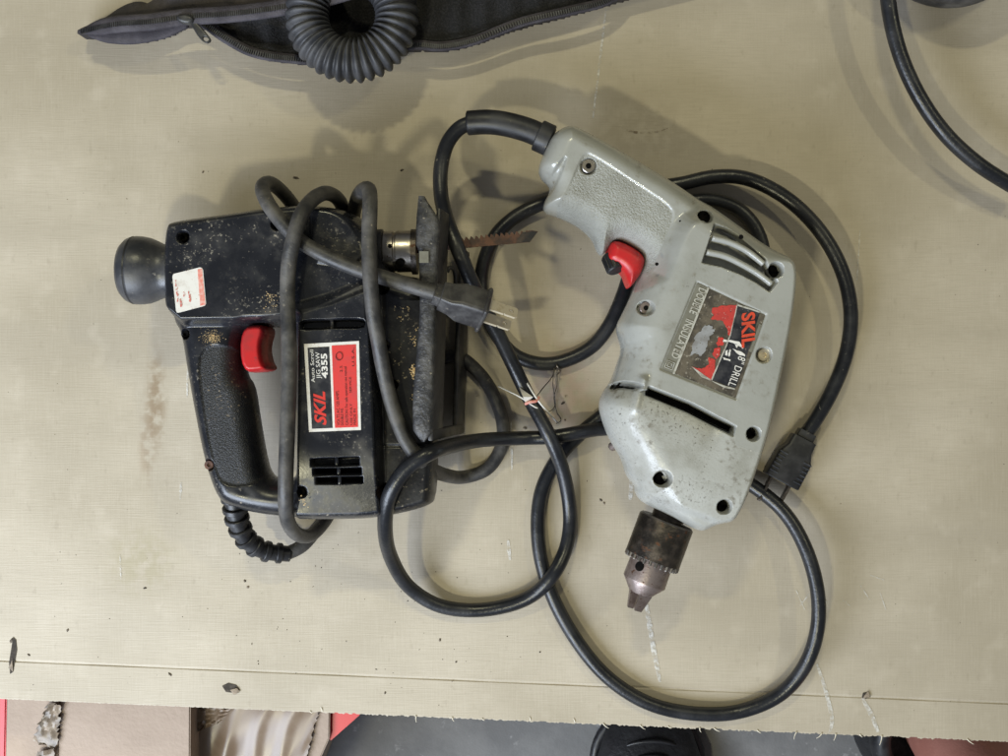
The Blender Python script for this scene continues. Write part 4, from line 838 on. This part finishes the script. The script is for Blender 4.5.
# ================================================================== ribbed hose curled in the bag's mouth
def ribbed_ring(name, cx, cy, cz, Rm, rm, ribs, label, cat, mat_, a0=0, a1=2 * math.pi):
    c = P(cx, cy, cz); root = empty(name, (c.x, c.y, 0.012), label, cat); V = []; F = []; n = ribs * 8; seg = 22
    for i in range(n):
        a = a0 + (a1 - a0) * i / n; rr = rm * (1 + 0.13 * (2 * abs(math.sin(a * ribs * 2 * math.pi / (a1 - a0) / 2)) - 1))
        for k in range(seg):
            b = 2 * math.pi * k / seg; q = Rm + rr * math.cos(b); V.append((c.x + q * math.cos(a), c.y + q * math.sin(a), c.z + rr * math.sin(b)))
    for i in range(n):
        j = (i + 1) % n
        for k in range(seg): F.append((i * seg + k, j * seg + k, j * seg + (k + 1) % seg, i * seg + (k + 1) % seg))
    add_mesh('ribbed_tube', V, F, mat_, root); return root
hz = 0.031; hs = 0.0006 * (CAMH - hz) / CAMH
ribbed_ring('ribbed_hose', 352, 16, hz, 45 * hs, 19.5 * hs, 37, 'black ribbed rubber hose curled into a ring in the bag mouth', 'hose', M['hose'])
# ================================================================== cable at the right, round black coil at the top right
pc = empty('power_cable', P(930, 80, 0), 'loose black power cable curving down the top right corner', 'cable')
cable('sheath', [(884, -60, .030), (886, -20, .030), (891, 20, .028), (902, 60, .026), (921, 100, .024), (947, 136, .022), (978, 164, .020), (1004, 181, .018), (1030, 196, .016)], M['cord'], pc, .0043)
cc = P(968, -92, .03); rc = empty('cable_coil', (cc.x, cc.y, 0), 'coiled dark grey cable whose rim just shows at the top right edge', 'cable coil')
for k in range(4):
    R0 = 0.0440 + 0.001 * (k % 2); tube('coil_turn', [Vector((cc.x + R0 * math.cos(a), cc.y + R0 * math.sin(a), .006 + .0088 * k + .001 * math.sin(3 * a))) for a in np.linspace(0, 2 * math.pi, 73)[:-1]], .0045, M['dusty_cord'], rc, 12, True)
# ================================================================== below the cardboard edge
def carton(name, x0, x1, py0, py1, ztop, mat_, label, rot):
    a, b = P(x0, py0, ztop), P(x1, py1, ztop); root = empty(name, ((a.x + b.x) / 2, (a.y + b.y) / 2, FLOOR), label, 'carton', None)
    c = (a + b) / 2; Mx = Matrix.Translation((c.x, c.y, 0)) @ Matrix.Rotation(rot, 4, 'Z'); hx, hy = abs(b.x - a.x) / 2, abs(a.y - b.y) / 2
    box('carton_body', Mx, (-hx, -hy, FLOOR + .0005), (hx, hy, ztop - .004), mat_, root, .003)
    box('flap', Mx, (-hx, -hy, ztop - .0036), (hx, -.001, ztop), mat_, root, .001); box('flap', Mx, (-hx, .001, ztop - .0036), (hx, hy, ztop), mat_, root, .001)
    return root, Mx, hx, hy
def wrinkled(name, quad, nx, ny, amp, m, parent, seed, soft=False):
    r = np.random.default_rng(seed); a, b, c, d = [P(*q) for q in quad]; V = []; F = []
    ph = r.uniform(0, 6, 6); dirs = r.uniform(-1, 1, (6, 2)) * 5
    for i in range(nx + 1):
        for j in range(ny + 1):
            u, v = i / nx, j / ny; p = (a * (1 - u) + b * u) * (1 - v) + (d * (1 - u) + c * u) * v
            if soft: h = (0.6 * abs(math.sin(7 * (u + .8 * v) + 1.2 * math.sin(5 * u) + ph[0])) ** 3 + 0.4 * abs(math.sin(13 * (u + .6 * v) + 2 * math.sin(4 * v + 1))) ** 4 + .3 * math.sin(3 * u - 4 * v))
            else: h = sum(abs(math.sin(dirs[k][0] * u * 3 + dirs[k][1] * v * 3 + ph[k])) for k in range(6)) / 6
            e = r.uniform(-.4, .4) * amp if i in (0, nx) or j in (0, ny) else 0
            V.append((p.x + e, p.y + e * .5, p.z + amp * h + 0.0006))
    for i in range(nx):
        for j in range(ny): q = i * (ny + 1) + j; F.append((q, q + 1, q + ny + 2, q + ny + 1))
    o = add_mesh(name, V, F, m, parent)
    if not soft: sharp(o, 25)
    return o
def prism(name, q, z0, z1, m, parent):
    pts = [P(x, y, z1) for x, y in q]; n = len(q); V = [tuple(p) for p in pts] + [(p.x, p.y, z0) for p in pts]
    o = add_mesh(name, V, [tuple(range(n)), tuple(range(2 * n - 1, n - 1, -1))] + [(i, i + n, (i + 1) % n + n, (i + 1) % n) for i in range(n)], m, parent, False)
    bm = bmesh.new(); bm.from_mesh(o.data); bmesh.ops.recalc_face_normals(bm, faces=bm.faces); bmesh.ops.bevel(bm, geom=list(bm.edges), offset=.0009, segments=2, affect='EDGES'); bm.to_mesh(o.data); bm.free(); sharp(o, 50); return o
c1 = empty('carton', P(95, 800, FLOOR), 'plain tan carton with a strip of torn clear tape below the cardboard edge', 'carton')
prism('carton_body', [(8, 660), (190, 660), (188.5, 930), (3, 930)], FLOOR + .001, -.1245, M['carton'], c1)
prism('flap', [(7.5, 658), (60, 658), (52, 932), (2, 932)], -.124, -.1205, M['carton'], c1)
prism('flap', [(61, 658), (190.5, 658), (189, 932), (53, 932)], -.124, -.1205, M['carton'], c1)
wrinkled('torn_tape', [(50, 702, -.120), (64, 703, -.120), (57, 748, -.120), (34, 740, -.120)], 9, 20, .0045, M['clear_tape'], c1, 3)
wrinkled('torn_tape', [(40, 749, -.120), (56, 748, -.120), (54, 790, -.120), (36, 800, -.120)], 8, 10, .004, M['clear_tape'], c1, 5)
c2 = empty('carton', P(260, 800, FLOOR), 'tan carton sealed with wide shiny brown tape between the plain carton and grey floor', 'carton')
prism('carton_body', [(192, 660), (331, 660), (329.5, 738), (302, 800), (250, 930), (190, 930)], FLOOR + .001, -.1545, M['carton'], c2)
prism('flap', [(191.5, 658), (330.5, 658), (329.5, 738), (302, 800), (250, 932), (190, 932)], -.154, -.1505, M['carton'], c2)
wrinkled('packing_tape', [(194, 680, -.150), (328, 680, -.150), (292, 810, -.150), (193, 830, -.150)], 60, 60, .0032, M['tape'], c2, 9, True)
wrinkled('torn_tape', [(190, 706, -.147), (232, 706, -.147), (222, 720, -.147), (193, 732, -.147)], 14, 8, .006, M['tape'], c2, 12)
rcq = empty('red_crate', P(160, 760, FLOOR), 'red plastic crate showing in slivers beside the cartons', 'crate')
prism('crate_wall', [(-60, 640), (7.2, 640), (2, 930), (-60, 930)], FLOOR + .001, -.122, M['crate_red'], rcq)
prism('crate_wall', [(331, 650), (372, 690), (360, 715), (329.5, 742)], FLOOR + .001, -.156, M['crate_red'], rcq)
# the photographer's feet
pr = empty('person', P(760, 800, FLOOR), 'standing person, only black footwear and a bare ankle show below the cardboard', 'person')
def shoe(cx, toe_py, mat_, open_top):
    c = P(cx, toe_py, FLOOR + .04); V = []; F = []; seg = 24; prof = [(0, .004, .012), (.006, .024, .026), (.02, .040, .038), (.05, .050, .050), (.09, .051, .060), (.13, .047, .075), (.17, .043, .085), (.22, .040, .088), (.26, .034, .085), (.275, .014, .06)]
    for s_, wd, ht in prof:
        for k in range(seg):
            a = 2 * math.pi * k / seg; cs, sn = math.cos(a), math.sin(a)
            V.append((c.x + wd * math.copysign(abs(cs) ** .8, cs), c.y - s_, FLOOR + 0.001 + ht / 2 + ht / 2 * math.copysign(abs(sn) ** (.5 if sn < 0 else 1), sn)))
    for i in range(len(prof) - 1):
        for k in range(seg): F.append((i * seg + k, i * seg + (k + 1) % seg, (i + 1) * seg + (k + 1) % seg, (i + 1) * seg + k))
    F.append(tuple(range(seg))[::-1]); F.append(tuple((len(prof) - 1) * seg + k for k in range(seg)))
    o = add_mesh('shoe', V, F, mat_, pr)
    for k in range(4):   # stitched toe ribs
        pts = [Vector((c.x + .034 * math.sin(t) * (1 - .12 * k), c.y - .022 - .012 * k - .022 * (1 - math.cos(t)), FLOOR + .043 + .004 * k - .020 * (1 - math.cos(t)))) for t in np.linspace(-1.3, 1.3, 15)]
        tube('toe_rib', pts, .0016, M['rubber'], o, 6)
    pts = [Vector((c.x + .050 * math.sin(t), c.y - .052 + .050 * math.cos(t), FLOOR + .010)) for t in np.linspace(-1.6, 1.6, 25)]
    tube('sole_edge', pts, .0045, M['rubber'], o, 8)
    return o
shoe(652, 716, M['shoe_black'], False)
# right foot: a clog's wide collar with the bare foot in it
fx = P(948, 741, FLOOR + .08)
path = [Vector((fx.x + .056 * math.cos(t), fx.y + .050 * math.sin(t), FLOOR + .072 + .012 * math.sin(t))) for t in np.linspace(0, 2 * math.pi, 49)[:-1]]
rs = lathe('shoe', [(0, .058), (.02, .064), (.050, .062), (.066, .054), (.067, .046), (.030, .044)], Vector((fx.x, fx.y, FLOOR + .001)), (0, 0, 1), M['shoe_black'], pr, 36)
tube('shoe_collar', path, .0085, M['rubber'], rs, 12, True, flat=1.3)
leg = catmull([Vector((fx.x + .006, fx.y + .004, FLOOR + .045)), Vector((fx.x + .006, fx.y - .004, FLOOR + .09)), Vector((fx.x + .008, fx.y - .045, FLOOR + .17)), Vector((fx.x + .010, fx.y - .11, FLOOR + .28)), Vector((fx.x + .012, fx.y - .17, FLOOR + .38))], 8)
tube('body', leg, lambda i: .032 + .0006 * i, M['skin'], pr, 24)
